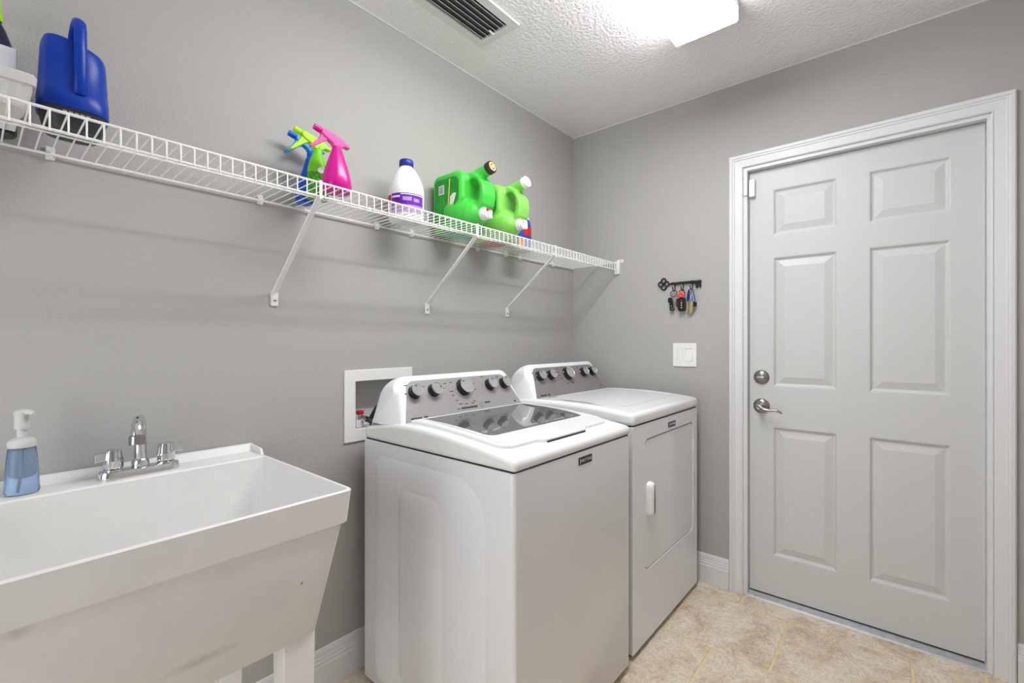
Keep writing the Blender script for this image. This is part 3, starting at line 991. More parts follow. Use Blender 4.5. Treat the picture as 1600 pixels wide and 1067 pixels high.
# ------------------------------------------------------------------ laundry appliances
def text_mesh(name, s, size, origin, ux, uz, material, parent, depth=0.0006):
    cu = bpy.data.curves.new(name, 'FONT')
    cu.body = s
    cu.size = size
    cu.extrude = depth
    cu.align_x = 'CENTER'
    cu.align_y = 'CENTER'
    tmp = bpy.data.objects.new(name, cu)
    COL.objects.link(tmp)
    bpy.context.view_layer.update()
    dg = bpy.context.evaluated_depsgraph_get()
    me = bpy.data.meshes.new_from_object(tmp.evaluated_get(dg))
    bpy.data.objects.remove(tmp)
    ux, uz = Vector(ux), Vector(uz)
    un = ux.cross(uz)
    for v in me.vertices:
        v.co = Vector(origin) + ux * v.co.x + uz * v.co.y + un * v.co.z
    me.materials.clear()
    me.materials.append(M[material])
    o = bpy.data.objects.new(name, me)
    COL.objects.link(o)
    o.parent = parent
    o.matrix_parent_inverse = Matrix.Translation(-parent_loc(parent))
    return o


def badge(parent, x, yc, zc, w, h):
    bd = B().plate(rrect(yc - w / 2, yc + w / 2, zc - h / 2, zc + h / 2, 0.0015, 2), lambda u, v, s: (x + 0.0025 * s, u, v)).build('badge', 'badge', parent)
    bd['label'] = 'small black badge with silver lettering'
    text_mesh('lettering', 'MAYTAG', h * 0.62, (x + 0.0028, yc + 0.003, zc), (0, 1.12, 0), (0, 0, 1), 'badgetext', bd)
    B().box(x + 0.0025, x + 0.0032, yc - w / 2 + 0.004, yc - w / 2 + 0.0065, zc - h / 2 + 0.003, zc + h / 2 - 0.003).build('badge_bar', 'badgetext', bd)


def console(t, yc, hw, zo, film, marks):
    """control console: rounded trapezoid outline lofted from the rear to the sloping front"""
    def outline(hb, ht, z0, z1, r, n=8):
        pts = [(-hb, z0), (hb, z0)]
        # right upper corner, left upper corner (arcs)
        for sgn in (1, -1):
            arc = []
            for k in range(n + 1):
                a = PI / 2 * k / n
                arc.append((sgn * (ht - r + r * math.cos(a)), z1 - r + r * math.sin(a)))
            pts += arc if sgn == 1 else list(reversed(arc))
        return pts
    zb, zt = 0.940 + zo, 1.098 + zo
    xb = lambda z: 0.118 + 0.066 * max(0.0, (z - zb) / (zt - zb)) ** 2.2
    xs = lambda z: 0.252 - 0.046 * (z - zb) / (zt - zb)
    xp = lambda z: 0.298 - 0.083 * (z - zb) / (zt - zb)
    o0 = outline(hw - 0.006, hw - 0.030, zb - 0.02, zt - 0.006, 0.052)
    o1 = outline(hw - 0.002, hw - 0.026, zb - 0.004, zt, 0.055)
    o2 = outline(hw - 0.010, hw - 0.040, zb - 0.004, zt - 0.004, 0.052)
    o3 = outline(hw - 0.022, hw - 0.062, zb + 0.004, zt - 0.014, 0.045)
    b = B()
    b.loft([[(xb(z), yc + y, z) for y, z in o0], [(xb(z) + 0.012, yc + y, z) for y, z in o1], [(xs(z), yc + y, z) for y, z in o1],
            [(xp(z) - 0.008, yc + y, z) for y, z in o2], [(xp(z), yc + y, z) for y, z in o3]])
    con = b.build('console', 'topwhite', t, smooth=True, bevel=0.003, seg=3)
    po = outline(hw - 0.024, hw - 0.064, zb + 0.006, zt - 0.016, 0.043)
    b = B().plate(po, lambda u, v, s: (xp(v) + 0.0002 + 0.0015 * s, yc + u, v))
    pan = b.build('control_panel', film, con)
    pan['label'] = 'silver grey control panel'
    sl = Vector((-(0.298 - 0.215), 0, zt - zb)).normalized()     # up along the panel
    nrm = Vector((sl.z, 0, -sl.x)).normalized()                 # out of the panel

    def at(y, z, h=0.0):
        return Vector((xp(z) + 0.0017, yc + y, z)) + nrm * h
    for i, (ky, kr, mk) in enumerate(((-0.238, 0.0235, 110), (-0.150, 0.0235, 10), (0, 0.032, 130), (0.150, 0.0235, 100), (0.238, 0.0235, 90))):
        zk = 1.043 + zo
        c = at(ky, zk)
        kn = B().lathe([(kr * 1.08, 0), (kr * 1.08, 0.003), (kr * 1.0, 0.005), (kr * 0.97, 0.022), (kr * 0.95, 0.0235), (0, 0.0235)], c, nrm, 32).build('knob', 'knobside', con, smooth=True)
        B().lathe([(kr * 0.96, 0.0232), (kr * 1.0, 0.0262), (kr * 0.97, 0.0285), (kr * 0.80, 0.0285), (kr * 0.76, 0.0272), (0, 0.0272)], c, nrm, 32).build('knob_face', 'knobface', kn, smooth=True)
        a = math.radians(mk)
        side = Vector((0, 1, 0))
        d = side * math.cos(a) + sl * math.sin(a)
        p0 = c + nrm * 0.0278 + d * kr * 0.66
        B().lathe([(0.0030, 0), (0.0030, 0.0012)], p0, nrm, 8).build('pointer', 'print', kn)
    # printed marks
    def mark(y0, y1, z0, z1, m='print', par=pan):
        b = B()
        q = [at(y0, z0, 0.0003), at(y1, z0, 0.0003), at(y1, z1, 0.0003), at(y0, z1, 0.0003)]
        b.loft([[p for p in q], [p + nrm * 0.0003 for p in q]])
        b.build('print', m, par)
    for y_, z_, w in marks:
        mark(y_, y_ + w, 1.0 + zo + z_, 1.0 + zo + z_ + 0.0026)
    mark(-0.285, -0.238, zb + 0.016, zb + 0.0215)
    mark(-0.228, -0.212, zb + 0.016, zb + 0.022)
    mark(-0.205, -0.135, zb + 0.017, zb + 0.0195, 'greyprint')
    mark(hw - 0.072, hw - 0.062, zb + 0.025, zb + 0.031)
    return con, pan, at, nrm, mark, zb


WX0, WX1, WY0, WY1 = 0.085, 0.788, -1.511, -0.841
WC = (WY0 + WY1) / 2
washer = thing('washing_machine', 'white top load washing machine with tinted lid, left of the dryer', 'washing machine', ((WX0 + WX1) / 2, WC, 0))
B().loft([[(x, y, z) for x, y in rrect(WX0 + d, WX1 - d, WY0 + d, WY1 - d, (0.014, 0.004, 0.004, 0.014), 5)] for z, d in ((0.022, 0.004), (0.028, 0), (0.8735, 0), (0.8752, 0.0015))]).build('cabinet', 'enamel', washer, smooth=True)
B().box(WX0 + 0.006, WX1 - 0.006, WY0 + 0.006, WY1 - 0.006, 0.87, 0.880).build('seam_gasket', 'gap', washer)
B().box(WX0 + 0.03, WX1 - 0.02, WY0 + 0.02, WY1 - 0.02, 0.006, 0.03).build('toe_base', 'gap', washer)
for fx in (WX0 + 0.05, WX1 - 0.05):
    for fy in (WY0 + 0.05, WY1 - 0.05):
        B().lathe([(0.022, 0), (0.022, 0.012), (0.012, 0.014), (0.012, 0.03)], (fx, fy, 0.0), seg=14).build('foot', 'gap', washer)
# stamped ribs on the left side of the cabinet
def emboss(pts_outer, pts_inner, h):
    b = B()
    n = len(pts_outer)
    b.loft([[(x, WY0 + 0.001, z) for x, z in pts_outer], [(x, WY0 - h, z) for x, z in pts_inner]], False, True)
    b.build('stamped_panel', 'enamel', washer, smooth=True)
emboss(rrect(0.150, 0.690, 0.05, 0.835, (0.13, 0.05, 0.03, 0.03), 10), rrect(0.180, 0.655, 0.080, 0.800, (0.10, 0.04, 0.02, 0.02), 10), 0.006)
emboss(rrect(0.285, 0.525, 0.10, 0.755, (0.06, 0.06, 0.03, 0.03), 10), rrect(0.308, 0.502, 0.125, 0.73, (0.045, 0.045, 0.02, 0.02), 10), 0.011)

TOPZ = [(0.085, 0.918), (0.13, 0.928), (0.25, 0.947), (0.35, 0.950), (0.45, 0.947), (0.55, 0.940), (0.65, 0.930), (0.74, 0.918), (0.79, 0.910)]
def top_panel(t, x0, x1, y0, y1, zb, tab, bev, name='top_panel'):
    n = 24
    prof = [(x0, zb)] + [(x0 + (x1 - x0) * k / n, lerp(tab, x0 + (x1 - x0) * k / n)) for k in range(n + 1)] + [(x1, zb)]
    b = B()
    b.loft([[(x, y, z) for x, z in prof] for y in (y0, y1)])
    return b.build(name, 'topwhite', t, smooth=True, bevel=bev, seg=4)
top_panel(washer, WX0, WX1 + 0.003, WY0 - 0.001, WY1 + 0.001, 0.8775, TOPZ, 0.014)
# lid with tinted window
LIDZ = lambda x: lerp(TOPZ, x) + 0.011
def lid_loop(d):
    lo = rrect(0.300 + d, 0.722 - d, WY0 + 0.036 + d, WY1 - 0.036 - d, (0.05, 0.01, 0.01, 0.05), 8)
    lo += [(0.722 - d, WC - 0.150), (0.740 - d, WC - 0.128 + d * 0.5), (0.740 - d, WC + 0.100 - d * 0.5), (0.722 - d, WC + 0.122)]
    out = []
    for i in range(len(lo)):
        a, c = lo[i], lo[(i + 1) % len(lo)]
        L0 = math.hypot(c[0] - a[0], c[1] - a[1])
        k = 14 if L0 > 0.2 else (6 if L0 > 0.1 else 1)
        out += [(a[0] + (c[0] - a[0]) * j / k, a[1] + (c[1] - a[1]) * j / k) for j in range(k)]
    return out


lid_win = densify(rrect(0.316, 0.632, WY0 + 0.078, WY1 - 0.070, (0.03, 0.008, 0.008, 0.03), 6), 0.03)
lid_win_r = list(reversed(lid_win))
b = B()
rings = [[(x, y, LIDZ(x) + dz) for x, y in lid_loop(d)] for d, dz in ((0, -0.014), (0, -0.0035), (0.0012, -0.0010), (0.0040, 0.0))]
b.loft(rings, True, False)
top_o, top_h = lid_loop(0.0040), lid_win_r
flat_pts = top_o + top_h
vs = [b.bm.verts.new((x, y, LIDZ(x))) for x, y in flat_pts]
for tri in tessellate_polygon([[Vector((x, y, 0)) for x, y in l] for l in (top_o, top_h)]):
    b.face([vs[i] for i in tri])
low = [b.bm.verts.new((x, y, LIDZ(x) - 0.008)) for x, y in top_h]
n0, nh = len(top_o), len(top_h)
for i in range(nh):
    b.face([vs[n0 + i], vs[n0 + (i + 1) % nh], low[(i + 1) % nh], low[i]])
lid = b.build('lid', 'topwhite', washer, weld=0.00001)
b = B().plate(lid_win, lambda u, v, s: (u, v, LIDZ(u) - 0.006 + 0.0045 * s))
g = b.build('lid_window', 'lidglass', lid)
g['label'] = 'tinted glossy glass window'
B().box(0.7385, 0.7425, WC - 0.122, WC + 0.095, 0.9125, 0.9225).build('painted_grip_shadow', 'gap', lid)  # dark strip put in as the shadow under the lid grip
badge(washer, WX1 + 0.0002, -1.159, 0.847, 0.078, 0.024)
marks = [(-0.095, 0.062, 0.016), (-0.062, 0.064, 0.012), (0.04, 0.064, 0.014), (0.05, 0.052, 0.018), (-0.075, 0.032, 0.02), (-0.07, 0.018, 0.012), (-0.06, -0.002, 0.012), (0.055, 0.03, 0.01),
         (-0.05, -0.016, 0.018), (-0.02, -0.018, 0.016), (0.015, -0.018, 0.014), (0.03, -0.012, 0.012), (-0.272, 0.068, 0.014), (-0.279, 0.040, 0.010), (-0.205, 0.058, 0.02), (0.115, 0.075, 0.014), (0.205, 0.07, 0.014), (-0.125, 0.046, 0.03)]
con, pan, at, nrm, mark, zb = console(washer, WC, 0.335, 0.0, 'silver', marks)
for k in range(7):
    mark(-0.045 + k * 0.0125, -0.034 + k * 0.0125, zb + 0.026, zb + 0.0325)
mark(-0.068, -0.052, zb + 0.0275, zb + 0.030)
B().lathe([(0.0125, 0), (0.0125, 0.002), (0.010, 0.003), (0, 0.003)], at(0.068, zb + 0.036), nrm, 24).build('start_button', 'greyprint', con, smooth=True)
mark(0.086, 0.118, zb + 0.036, zb + 0.041)

DX_0, DX_1, DY0, DY1 = 0.065, 0.777, -0.795, -0.077
DC = (DY0 + DY1) / 2
dryer = thing('clothes_dryer', 'white front load clothes dryer beside the door wall', 'dryer', ((DX_0 + DX_1) / 2, DC, 0))
b = B().box(DX_0, DX_1 - 0.014, DY0, DY1, 0.022, 0.8947)
b.build('cabinet', 'enamel', dryer, bevel=0.004)
dloop = rrect(-0.688, -0.132, 0.305, 0.833, 0.035, 8)
dl_hole = list(reversed(dloop))
b = B().plate(rrect(DY0, DY1, 0.022, 0.8947, 0.002, 1), lambda u, v, s: (DX_1 - 0.014 + 0.014 * s, u, v), [dl_hole])
b.build('front_panel', 'enamel', dryer, bevel=0.004)
dd = B().plate(rrect(-0.683, -0.136, 0.309, 0.825, 0.032, 8), lambda u, v, s: (DX_1 - 0.013 + 0.010 * s, u, v)).build('dryer_door', 'enamel', dryer, bevel=0.003)
b = B()
b.loft([[(DX_1 - 0.004 + d, y, z) for y, z in rrect(-0.668 + i, -0.617 - i, 0.515 + i, 0.655 - i, 0.018, 6)] for d, i in ((0, 0), (0.010, 0.001), (0.022, 0.005), (0.026, 0.011))])
b.build('door_handle', 'topwhite', dd, smooth=True)
B().box(DX_1 - 0.0035, DX_1 + 0.0025, -0.617, -0.600, 0.528, 0.640).build('handle_recess', 'enamel', dd, bevel=0.002)
for zc in (0.72, 0.42):
    B().box(DX_1, DX_1 + 0.002, -0.131, -0.124, zc - 0.035, zc + 0.035).build('hinge', 'enamel', dd)
for k in range(4):
    B().box(DX_1, DX_1 + 0.0006, -0.118, -0.112, 0.515 + k * 0.017, 0.524 + k * 0.017).build('print', 'greyprint', dryer)
badge(dryer, DX_1 + 0.0002, -0.408, 0.857, 0.080, 0.023)
B().box(DX_0 + 0.006, DX_1 - 0.006, DY0 + 0.006, DY1 - 0.006, 0.89, 0.900).build('seam_gasket', 'gap', dryer)
B().box(DX_0 + 0.02, DX_1 - 0.02, DY0 + 0.015, DY1 - 0.015, 0.006, 0.03).build('toe_base', 'gap', dryer)
for fx in (DX_0 + 0.05, DX_1 - 0.06):
    for fy in (DY0 + 0.05, DY1 - 0.05):
        B().lathe([(0.02, 0), (0.02, 0.012), (0.012, 0.014), (0.012, 0.03)], (fx, fy, 0.0), seg=14).build('foot', 'gap', dryer)
DTOP = [(0.06, 0.945), (0.13, 0.952), (0.25, 0.962), (0.35, 0.9655), (0.45, 0.966), (0.55, 0.964), (0.65, 0.959), (0.72, 0.952), (0.79, 0.944)]
top_panel(dryer, DX_0, DX_1 + 0.004, DY0 - 0.001, DY1 + 0.001, 0.8975, DTOP, 0.016)
b = B().plate(densify(rrect(0.315, 0.70, DY0 + 0.05, DY1 - 0.05, 0.06, 6), 0.03), lambda u, v, s: (u, v, lerp(DTOP, u) - 0.004 + 0.0058 * s))
b.build('raised_top', 'topwhite', dryer, bevel=0.0015)
B().plate([(0.312, DC - 0.265), (0.330, DC - 0.262), (0.330, DC - 0.215), (0.312, DC - 0.212)], lambda u, v, s: (u, v, lerp(DTOP, u) + 0.0019 + 0.0004 * s)).build('lint_label', 'greyprint', dryer)
marks_d = [(-0.08, 0.070, 0.014), (-0.085, 0.054, 0.02), (-0.08, 0.038, 0.016), (-0.07, 0.022, 0.014), (0.05, 0.068, 0.02), (0.052, 0.05, 0.018), (0.05, 0.03, 0.018), (-0.04, -0.004, 0.02), (0.012, -0.004, 0.02), (-0.03, 0.078, 0.02),
           (-0.285, 0.06, 0.012), (-0.285, 0.03, 0.012), (-0.2, 0.07, 0.014), (0.11, 0.068, 0.012), (0.2, 0.068, 0.012)]
console(dryer, DC - 0.006, 0.345, 0.014, 'silver_dark', marks_d)

# ------------------------------------------------------------------ utility sink
SKX, SKY0, SKY1, SKZ = 0.596, -2.458, -1.857, 0.885
sink = thing('utility_sink', 'white moulded laundry tub sink on legs left of the washer', 'sink', (0.3, -2.157, 0))
def rr3(x0, x1, y0, y1, z, r):
    return [(x, y, z) for x, y in rrect(x0, x1, y0, y1, r, 5)]
b = B()
rings = [rr3(0.06, 0.548, -2.388, -1.927, 0.566, 0.02), rr3(0.055, 0.556, -2.394, -1.919, 0.574, 0.024),
         rr3(0.012, 0.580, -2.448, -1.868, 0.8085, 0.022), rr3(0.004, 0.588, -2.456, -1.861, 0.8095, 0.020), rr3(0.002, SKX, SKY0, SKY1, SKZ - 0.003, 0.016),
         rr3(0.003, SKX - 0.003, SKY0 + 0.003, SKY1 - 0.003, SKZ, 0.014), rr3(0.112, SKX - 0.007, SKY0 + 0.008, SKY1 - 0.008, SKZ, 0.012),
         rr3(0.116, SKX - 0.010, SKY0 + 0.010, SKY1 - 0.010, SKZ - 0.004, 0.014), rr3(0.132, 0.556, -2.40, -1.905, 0.62, 0.035),
         rr3(0.160, 0.530, -2.36, -1.94, 0.585, 0.04)]
b.loft(rings)
b.build('basin', 'tub', sink, smooth=True)
# raised lip around the faucet deck
b = B()
for y0, y1 in ((SKY0, SKY0 + 0.007), (SKY1 - 0.007, SKY1)):
    b.loft([[(x, y, z) for x, z in ((0.002, SKZ - 0.004), (0.100, SKZ - 0.004), (0.093, SKZ + 0.004), (0.086, SKZ + 0.016), (0.002, SKZ + 0.021))] for y in (y0, y1)])
b.loft([[(x, y, z) for x, z in ((0.002, SKZ - 0.004), (0.030, SKZ - 0.004), (0.024, SKZ + 0.003), (0.014, SKZ + 0.019), (0.010, SKZ + 0.0215), (0.002, SKZ + 0.0215))] for y in (SKY0 + 0.001, SKY1 - 0.001)])
b.build('back_lip', 'tub', sink, bevel=0.0015)
for lx, ly in ((0.522, -1.960), (0.522, -2.355), (0.115, -1.960), (0.115, -2.355)):
    b = B()
    b.loft([[(lx - hx, ly - hy, z), (lx + hx, ly - hy, z), (lx + hx, ly + hy, z), (lx - hx, ly + hy, z)] for z, hx, hy in ((0, 0.022, 0.024), (0.35, 0.026, 0.030), (0.48, 0.028, 0.034), (0.59, 0.028, 0.036))])
    b.build('leg', 'tub', sink, bevel=0.004)
B().lathe([(0.02, 0), (0.02, 0.002), (0.016, 0.0025), (0, 0.001)], (0.345, -2.15, 0.5852), seg=24).build('drain', 'chrome', sink, smooth=True)
B().tube([(0.345, -2.15, 0.58), (0.345, -2.15, 0.42), (0.33, -2.15, 0.38), (0.28, -2.15, 0.37), (0.24, -2.15, 0.40), (0.20, -2.15, 0.43), (0.02, -2.15, 0.43)], 0.019, 14).build('drain_pipe', 'plastic', sink, smooth=True)

# faucet
FXc, FYc, FZ = 0.068, -2.146, SKZ
t = thing('faucet', 'chrome two handle faucet mounted on the sink deck', 'faucet', (FXc, FYc, FZ))
b = B()
stad = rrect(FXc - 0.026, FXc + 0.026, FYc - 0.084, FYc + 0.084, 0.0258, 8)
def scl(loop, s):
    return [(FXc + (x - FXc) * s, FYc + (y - FYc) * (1 - (1 - s) * 0.3)) for x, y in loop]
b.loft([[(x, y, FZ + 0.0005) for x, y in stad], [(x, y, FZ + 0.013) for x, y in scl(stad, 0.985)], [(x, y, FZ + 0.018) for x, y in scl(stad, 0.90)], [(x, y, FZ + 0.0195) for x, y in scl(stad, 0.78)]])
b.build('base_plate', 'chrome', t, smooth=True)
for sgn in (-1, 1):
    hy = FYc + sgn * 0.0535
    hd = B().lathe([(0.019, 0), (0.019, 0.004), (0.016, 0.006)], (FXc, hy, FZ + 0.018), seg=24).build('valve_body', 'chrome', t, smooth=True)
    n = 40
    rings = []
    for z, r in ((0.024, 0.0175), (0.027, 0.0195), (0.045, 0.0188), (0.066, 0.0165), (0.070, 0.0145), (0.0712, 0.010)):
        rings.append([(FXc + r * (1 + 0.045 * math.cos(10 * 2 * PI * k / n)) * math.cos(2 * PI * k / n), hy + r * (1 + 0.045 * math.cos(10 * 2 * PI * k / n)) * math.sin(2 * PI * k / n), FZ + z) for k in range(n)])
    hb = B().loft(rings).build('handle', 'chrome', t, smooth=True)
    b = B()
    b.loft([[(FXc - hw_, hy + sgn * d, FZ + z0), (FXc + hw_, hy + sgn * d, FZ + z0), (FXc + hw_, hy + sgn * d, FZ + z1), (FXc - hw_, hy + sgn * d, FZ + z1)]
            for d, hw_, z0, z1 in ((0.008, 0.008, 0.046, 0.068), (0.020, 0.0085, 0.046, 0.067), (0.036, 0.0095, 0.044, 0.065))])
    b.build('handle_wing', 'chrome', hb, bevel=0.002)
B().lathe([(0.018, 0), (0.0185, 0.004), (0.019, 0.010), (0.017, 0.018), (0.013, 0.022)], (FXc, FYc, FZ + 0.0185), seg=28).build('spout_base', 'chrome', t, smooth=True)
sp = [(0, 0.035), (0, 0.075), (0.001, 0.106), (0.007, 0.128), (0.020, 0.141), (0.037, 0.142), (0.052, 0.133), (0.063, 0.117), (0.068, 0.106)]
sd = (math.cos(0.28), -math.sin(0.28))
so = B().tube([(FXc + x * sd[0], FYc + x * sd[1], FZ + z) for x, z in sp], [0.0135, 0.0130, 0.0125, 0.0125, 0.0125, 0.0125, 0.0128, 0.0132, 0.0132], 20).build('spout', 'chrome', t, smooth=True)
B().lathe([(0.0155, 0), (0.016, 0.002), (0.016, 0.020), (0.013, 0.023)], (FXc + 0.072 * sd[0], FYc + 0.072 * sd[1], FZ + 0.086), (-0.2, 0.05, 1), 24).build('aerator', 'steel', so, smooth=True)
B().lathe([(0.0022, 0), (0.0022, 0.001)], (FXc + 0.046, FYc - 0.0145, FZ + 0.1495), (0.5, -0.3, 1), 8).build('screw', 'black', so)

# soap dispenser
CX, CY, CZ = 0.066, -2.3545, SKZ + 0.0005
t = thing('soap_dispenser', 'clear pump bottle of blue foaming soap on the sink deck', 'soap dispenser', (CX, CY, CZ))
SP = [(0.020, 0.0), (0.0275, 0.002), (0.029, 0.006), (0.0285, 0.016), (0.0265, 0.05), (0.0242, 0.085), (0.0225, 0.100), (0.019, 0.106)]
B().lathe(SP, (CX, CY, CZ), seg=36, sx=0.85, sy=1.0).build('bottle', 'clear', t, smooth=True)
B().lathe([(max(r - 0.0016, 0.001), z + (0.002 if z < 0.002 else 0)) for r, z in SP[:-2]] + [(0.0205, 0.0985)], (CX, CY, CZ), seg=36, sx=0.84, sy=1.0).build('liquid', 'soap_liquid', t, smooth=True)
B().tube([(CX, CY, CZ + 0.10), (CX + 0.002, CY - 0.001, CZ + 0.05), (CX + 0.006, CY - 0.006, CZ + 0.006)], 0.0022, 8).build('dip_tube', 'paleplastic', t, smooth=True)
B().lathe([(0.0225, 0), (0.0235, 0.002), (0.0235, 0.012), (0.020, 0.018), (0.012, 0.021)], (CX, CY, CZ + 0.1035), seg=32).build('collar', 'paleplastic', t, smooth=True)
B().lathe([(0.0085, 0), (0.0085, 0.020)], (CX, CY, CZ + 0.124), seg=20).build('stem', 'paleplastic', t, smooth=True)
pm = B().lathe([(0.0125, 0), (0.0125, 0.030), (0.014, 0.036), (0.010, 0.041), (0, 0.042)], (CX, CY, CZ + 0.144), seg=24).build('pump_head', 'paleplastic', t, smooth=True)
B().tube([(CX, CY, CZ + 0.180), (CX + 0.012, CY + 0.010, CZ + 0.181), (CX + 0.022, CY + 0.018, CZ + 0.178)], [0.008, 0.0065, 0.0045], 12).build('nozzle', 'paleplastic', pm, smooth=True)

# ------------------------------------------------------------------ light switch
t = thing('light_switch', 'white double rocker light switch plate on the grey wall', 'light switch', (0.689, 0, 1.154))
SWX, SWZ = 0.689, 1.154
hole1 = [(SWX + c + dx, SWZ + dz) for c in (-0.0235,) for dx, dz in ((-0.0165, -0.0335), (-0.0165, 0.0335), (0.0165, 0.0335), (0.0165, -0.0335))]
hole2 = [(SWX + 0.0235 + dx, SWZ + dz) for dx, dz in ((-0.0165, -0.0335), (-0.0165, 0.0335), (0.0165, 0.0335), (0.0165, -0.0335))]
B().plate(rrect(SWX - 0.061, SWX + 0.061, SWZ - 0.061, SWZ + 0.061, 0.004, 3), lambda u, v, s: (u, -0.0005 - 0.0055 * s, v), [hole1, hole2]).build('wall_plate', 'plastic', t, bevel=0.0015)
for k, (c, tilt) in enumerate(((-0.0235, 0.002), (0.0235, -0.004))):
    b = B()
    b.loft([[(SWX + c - 0.0158, -0.0005, SWZ + z), (SWX + c + 0.0158, -0.0005, SWZ + z), (SWX + c + 0.0158, y, SWZ + z), (SWX + c - 0.0158, y, SWZ + z)]
            for z, y in ((-0.0328, -0.006 + tilt), (0.0, -0.0062), (0.0328, -0.006 - tilt))])
    b.build('rocker', 'plastic', t)
    for z in (-0.0485, 0.0485):
        B().lathe([(0.003, 0), (0.0025, 0.0012)], (SWX + c, -0.0058, SWZ + z), (0, -1, 0), 10).build('screw', 'trim', t)

# ------------------------------------------------------------------ key rack
KZ = 1.531
rack = thing('key_rack', 'dark cast iron key shaped rack with hooks on the grey wall', 'key rack', (0.665, 0, KZ))
b = B()
KC = (0.578, KZ + 0.001)
for dx, dz in ((-0.0165, 0), (0.0165, 0), (0, 0.0175), (0, -0.0175)):
    b.tube([(KC[0] + dx + 0.0125 * math.cos(2 * PI * k / 20), -0.008, KC[1] + dz + 0.0125 * math.sin(2 * PI * k / 20)) for k in range(20)], 0.0038, 8, closed=True)
b.build('bow', 'iron', rack, smooth=True)
b = B()
b.tube([(0.605, -0.009, KZ), (0.618, -0.009, KZ), (0.622, -0.009, KZ), (0.628, -0.009, KZ), (0.631, -0.009, KZ), (0.638, -0.009, KZ), (0.641, -0.009, KZ), (0.728, -0.009, KZ + 0.001), (0.730, -0.009, KZ), (0.737, -0.009, KZ), (0.740, -0.009, KZ), (0.772, -0.009, KZ + 0.002), (0.775, -0.009, KZ + 0.002)],
       [0.004, 0.004, 0.007, 0.007, 0.005, 0.0085, 0.0065, 0.0065, 0.009, 0.009, 0.0065, 0.0065, 0.005], 12)
b.build('shaft', 'iron', rack, smooth=True)
B().plate([(0.743, 0.004), (0.774, 0.004), (0.774, -0.030), (0.767, -0.030), (0.765, -0.020), (0.759, -0.020), (0.757, -0.032), (0.749, -0.032), (0.747, -0.014), (0.743, -0.010)],
          lambda u, v, s: (u, -0.005 - 0.007 * s, KZ + v)).build('bit', 'iron', rack, bevel=0.001)
HK = [0.640, 0.684, 0.731]
for hx in HK:
    B().tube([(hx, -0.009, KZ), (hx, -0.0095, KZ - 0.018), (hx, -0.011, KZ - 0.034), (hx - 0.002, -0.018, KZ - 0.041), (hx - 0.004, -0.026, KZ - 0.036), (hx - 0.006, -0.029, KZ - 0.020)], [0.0028, 0.0026, 0.0026, 0.0026, 0.0026, 0.003], 8).build('hook', 'iron', rack, smooth=True)
HZ = KZ - 0.0385      # inside bottom of the hooks


def ring(c, r, rt, material, name, parent, n=24):
    B().tube([(c[0] + r * math.cos(2 * PI * k / n), c[1] + 0.004 * math.sin(2 * PI * k / n), c[2] + r * math.sin(2 * PI * k / n)) for k in range(n)], rt, 6, closed=True).build(name, material, parent, smooth=True)


def key(x, y, z, length, head, material, parent, lean=0.0):
    """flat house key hanging from its head at (x, y, z)"""
    hw = 0.0068
    out = [(hw * math.cos(a), -head + 0.008 + 0.009 * math.sin(a)) for a in [PI * 0.0 + k * PI / 8 for k in range(9)]]
    bl = [(-hw, -head), (-0.0045, -head - 0.006), (-0.0045, -length), (-0.001, -length - 0.004)]
    n = 6
    for k in range(n):
        zz = -length + (length - head - 0.008) * k / n
        bl += [(0.0045, zz), (0.0025, zz + 0.003)]
    bl += [(hw, -head)]
    B().plate(out + bl, lambda u, v, s: (x + u * math.cos(lean) - v * math.sin(lean) * 0.3, y + (s - 0.5) * 0.0022, z + v)).build('key', material, parent)


# first bunch: black fobs and one silver key
t = thing('key_bunch', 'bunch of black key fobs with one silver key on first hook', 'keys', (HK[0] - 0.004, -0.02, HZ), 'key bunches on the rack')
x0 = HK[0] - 0.003
ring((x0, -0.019, HZ - 0.016), 0.0175, 0.0018, 'iron', 'split_ring', t)
ring((x0 + 0.003, -0.020, HZ - 0.040), 0.0125, 0.0018, 'chrome', 'split_ring', t)
B().plate(rrect(x0 - 0.030, x0 - 0.006, HZ - 0.066, HZ - 0.036, 0.011, 6), lambda u, v, s: (u, -0.012 - 0.012 * s, v)).build('fob', 'black', t, bevel=0.003)
B().plate(rrect(x0 - 0.021, x0 + 0.001, HZ - 0.106, HZ - 0.064, 0.006, 5), lambda u, v, s: (u, -0.010 - 0.012 * s, v)).build('fob', 'black', t, bevel=0.003)
B().lathe([(0.003, 0), (0.003, 0.001)], (x0 - 0.012, -0.022, HZ - 0.082), (0, -1, 0), 8).build('fob_button', 'greyprint', t)
B().lathe([(0.003, 0), (0.003, 0.001)], (x0 - 0.008, -0.022, HZ - 0.096), (0, -1, 0), 8).build('fob_button', 'greyprint', t)
B().plate([(x0 + 0.001, HZ - 0.052), (x0 + 0.006, HZ - 0.052), (x0 + 0.0055, HZ - 0.095), (x0 + 0.002, HZ - 0.095)], lambda u, v, s: (u, -0.024 - 0.002 * s, v)).build('key', 'chrome', t)
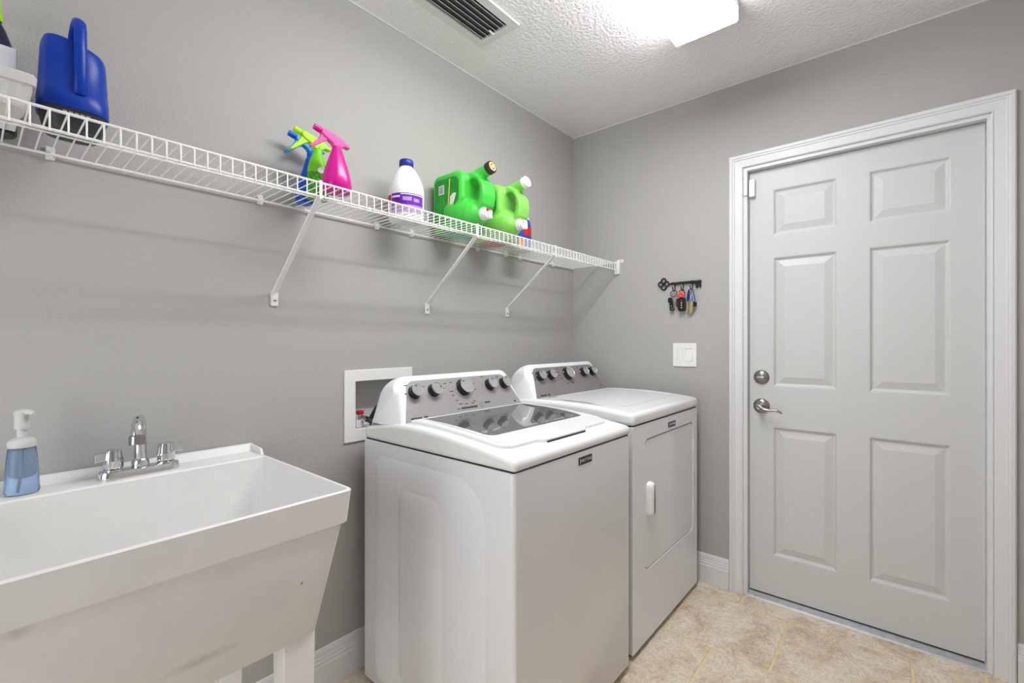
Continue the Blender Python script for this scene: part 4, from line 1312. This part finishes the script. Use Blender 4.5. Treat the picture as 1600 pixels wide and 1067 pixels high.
# second bunch: coral pompom, leather tag, black fob
t = thing('key_bunch', 'key bunch with coral pompom, brown tag and black fob on middle hook', 'keys', (HK[1] - 0.004, -0.02, HZ), 'key bunches on the rack')
x0 = HK[1] - 0.004
ring((x0, -0.019, HZ - 0.013), 0.015, 0.0018, 'iron', 'split_ring', t)
b = B()
rnd = random.Random(2)
for k in range(16):
    a = 2 * PI * k / 16
    tt = rnd.uniform(0.4, 1)
    c = (x0 - 0.001 + 0.014 * math.cos(a) * tt, -0.022 - rnd.uniform(0, 0.012), HZ - 0.025 + 0.012 * math.sin(a) * tt)
    b.lathe([(0.001, -0.007), (0.005, -0.005), (0.007, 0), (0.005, 0.005), (0.001, 0.007)], c, (rnd.uniform(-1, 1), -1, rnd.uniform(-1, 1)), 8)
b.build('pompom', 'coral', t, smooth=True)
B().plate(rrect(x0 - 0.031, x0 - 0.010, HZ - 0.088, HZ - 0.044, 0.006, 4), lambda u, v, s: (u, -0.012 - 0.006 * s, v)).build('leather_tag', 'leather', t, bevel=0.0015)
f = B().plate(rrect(x0 - 0.017, x0 + 0.020, HZ - 0.112, HZ - 0.040, 0.012, 6), lambda u, v, s: (u, -0.016 - 0.013 * s, v)).build('fob', 'black', t, bevel=0.004)
for k, z in enumerate((0.056, 0.068, 0.080, 0.093)):
    B().lathe([(0.0036 if k else 0.005, 0), (0.003, 0.0012)], (x0 + 0.001, -0.0285, HZ - z), (0, -1, 0), 10).build('fob_button', 'red' if k == 0 else 'paper', f)
# third bunch: blue clip and brass keys
t = thing('key_bunch', 'bunch of brass keys on a blue clip beside the bit of rack', 'keys', (HK[2] - 0.004, -0.02, HZ), 'key bunches on the rack')
x0 = HK[2] - 0.004
loop = [(-0.003, 0.003), (-0.013, -0.006), (-0.018, -0.030), (-0.021, -0.058), (-0.012, -0.066), (0.010, -0.066), (0.021, -0.058), (0.016, -0.028), (0.012, -0.006), (0.004, 0.003)]
B().tube([(x0 + x, -0.020, HZ + z) for x, z in loop], 0.0026, 8, closed=True).build('carabiner', 'cord_blue', t, smooth=True)
B().tube([(x0 - 0.009, -0.022, HZ - 0.004), (x0 - 0.011, -0.022, HZ - 0.03), (x0 - 0.014, -0.022, HZ - 0.056)], 0.0035, 8).build('gate', 'iron', t, smooth=True)
B().lathe([(0.001, -0.022), (0.008, -0.018), (0.0125, -0.006), (0.010, 0.008), (0.001, 0.014)], (x0 + 0.001, -0.018, HZ - 0.050), (0, 0, -1), 14, 1, 0.35).build('plastic_tag', 'pale_blue', t, smooth=True)
for kx, l, kd in ((-0.017, 0.050, -0.018), (-0.0095, 0.056, -0.023), (-0.002, 0.062, -0.020), (0.0055, 0.054, -0.025), (0.012, 0.046, -0.019)):
    key(x0 + kx, kd, HZ - 0.060, l, 0.018, 'brass' if kx not in (-0.0095, 0.012) else 'steel', t, 0.12 * kx / 0.01)
B().plate(rrect(x0 + 0.012, x0 + 0.029, HZ - 0.090, HZ - 0.066, 0.006, 4), lambda u, v, s: (u, -0.016 - 0.006 * s, v)).build('key_cover', 'black', t, bevel=0.0015)
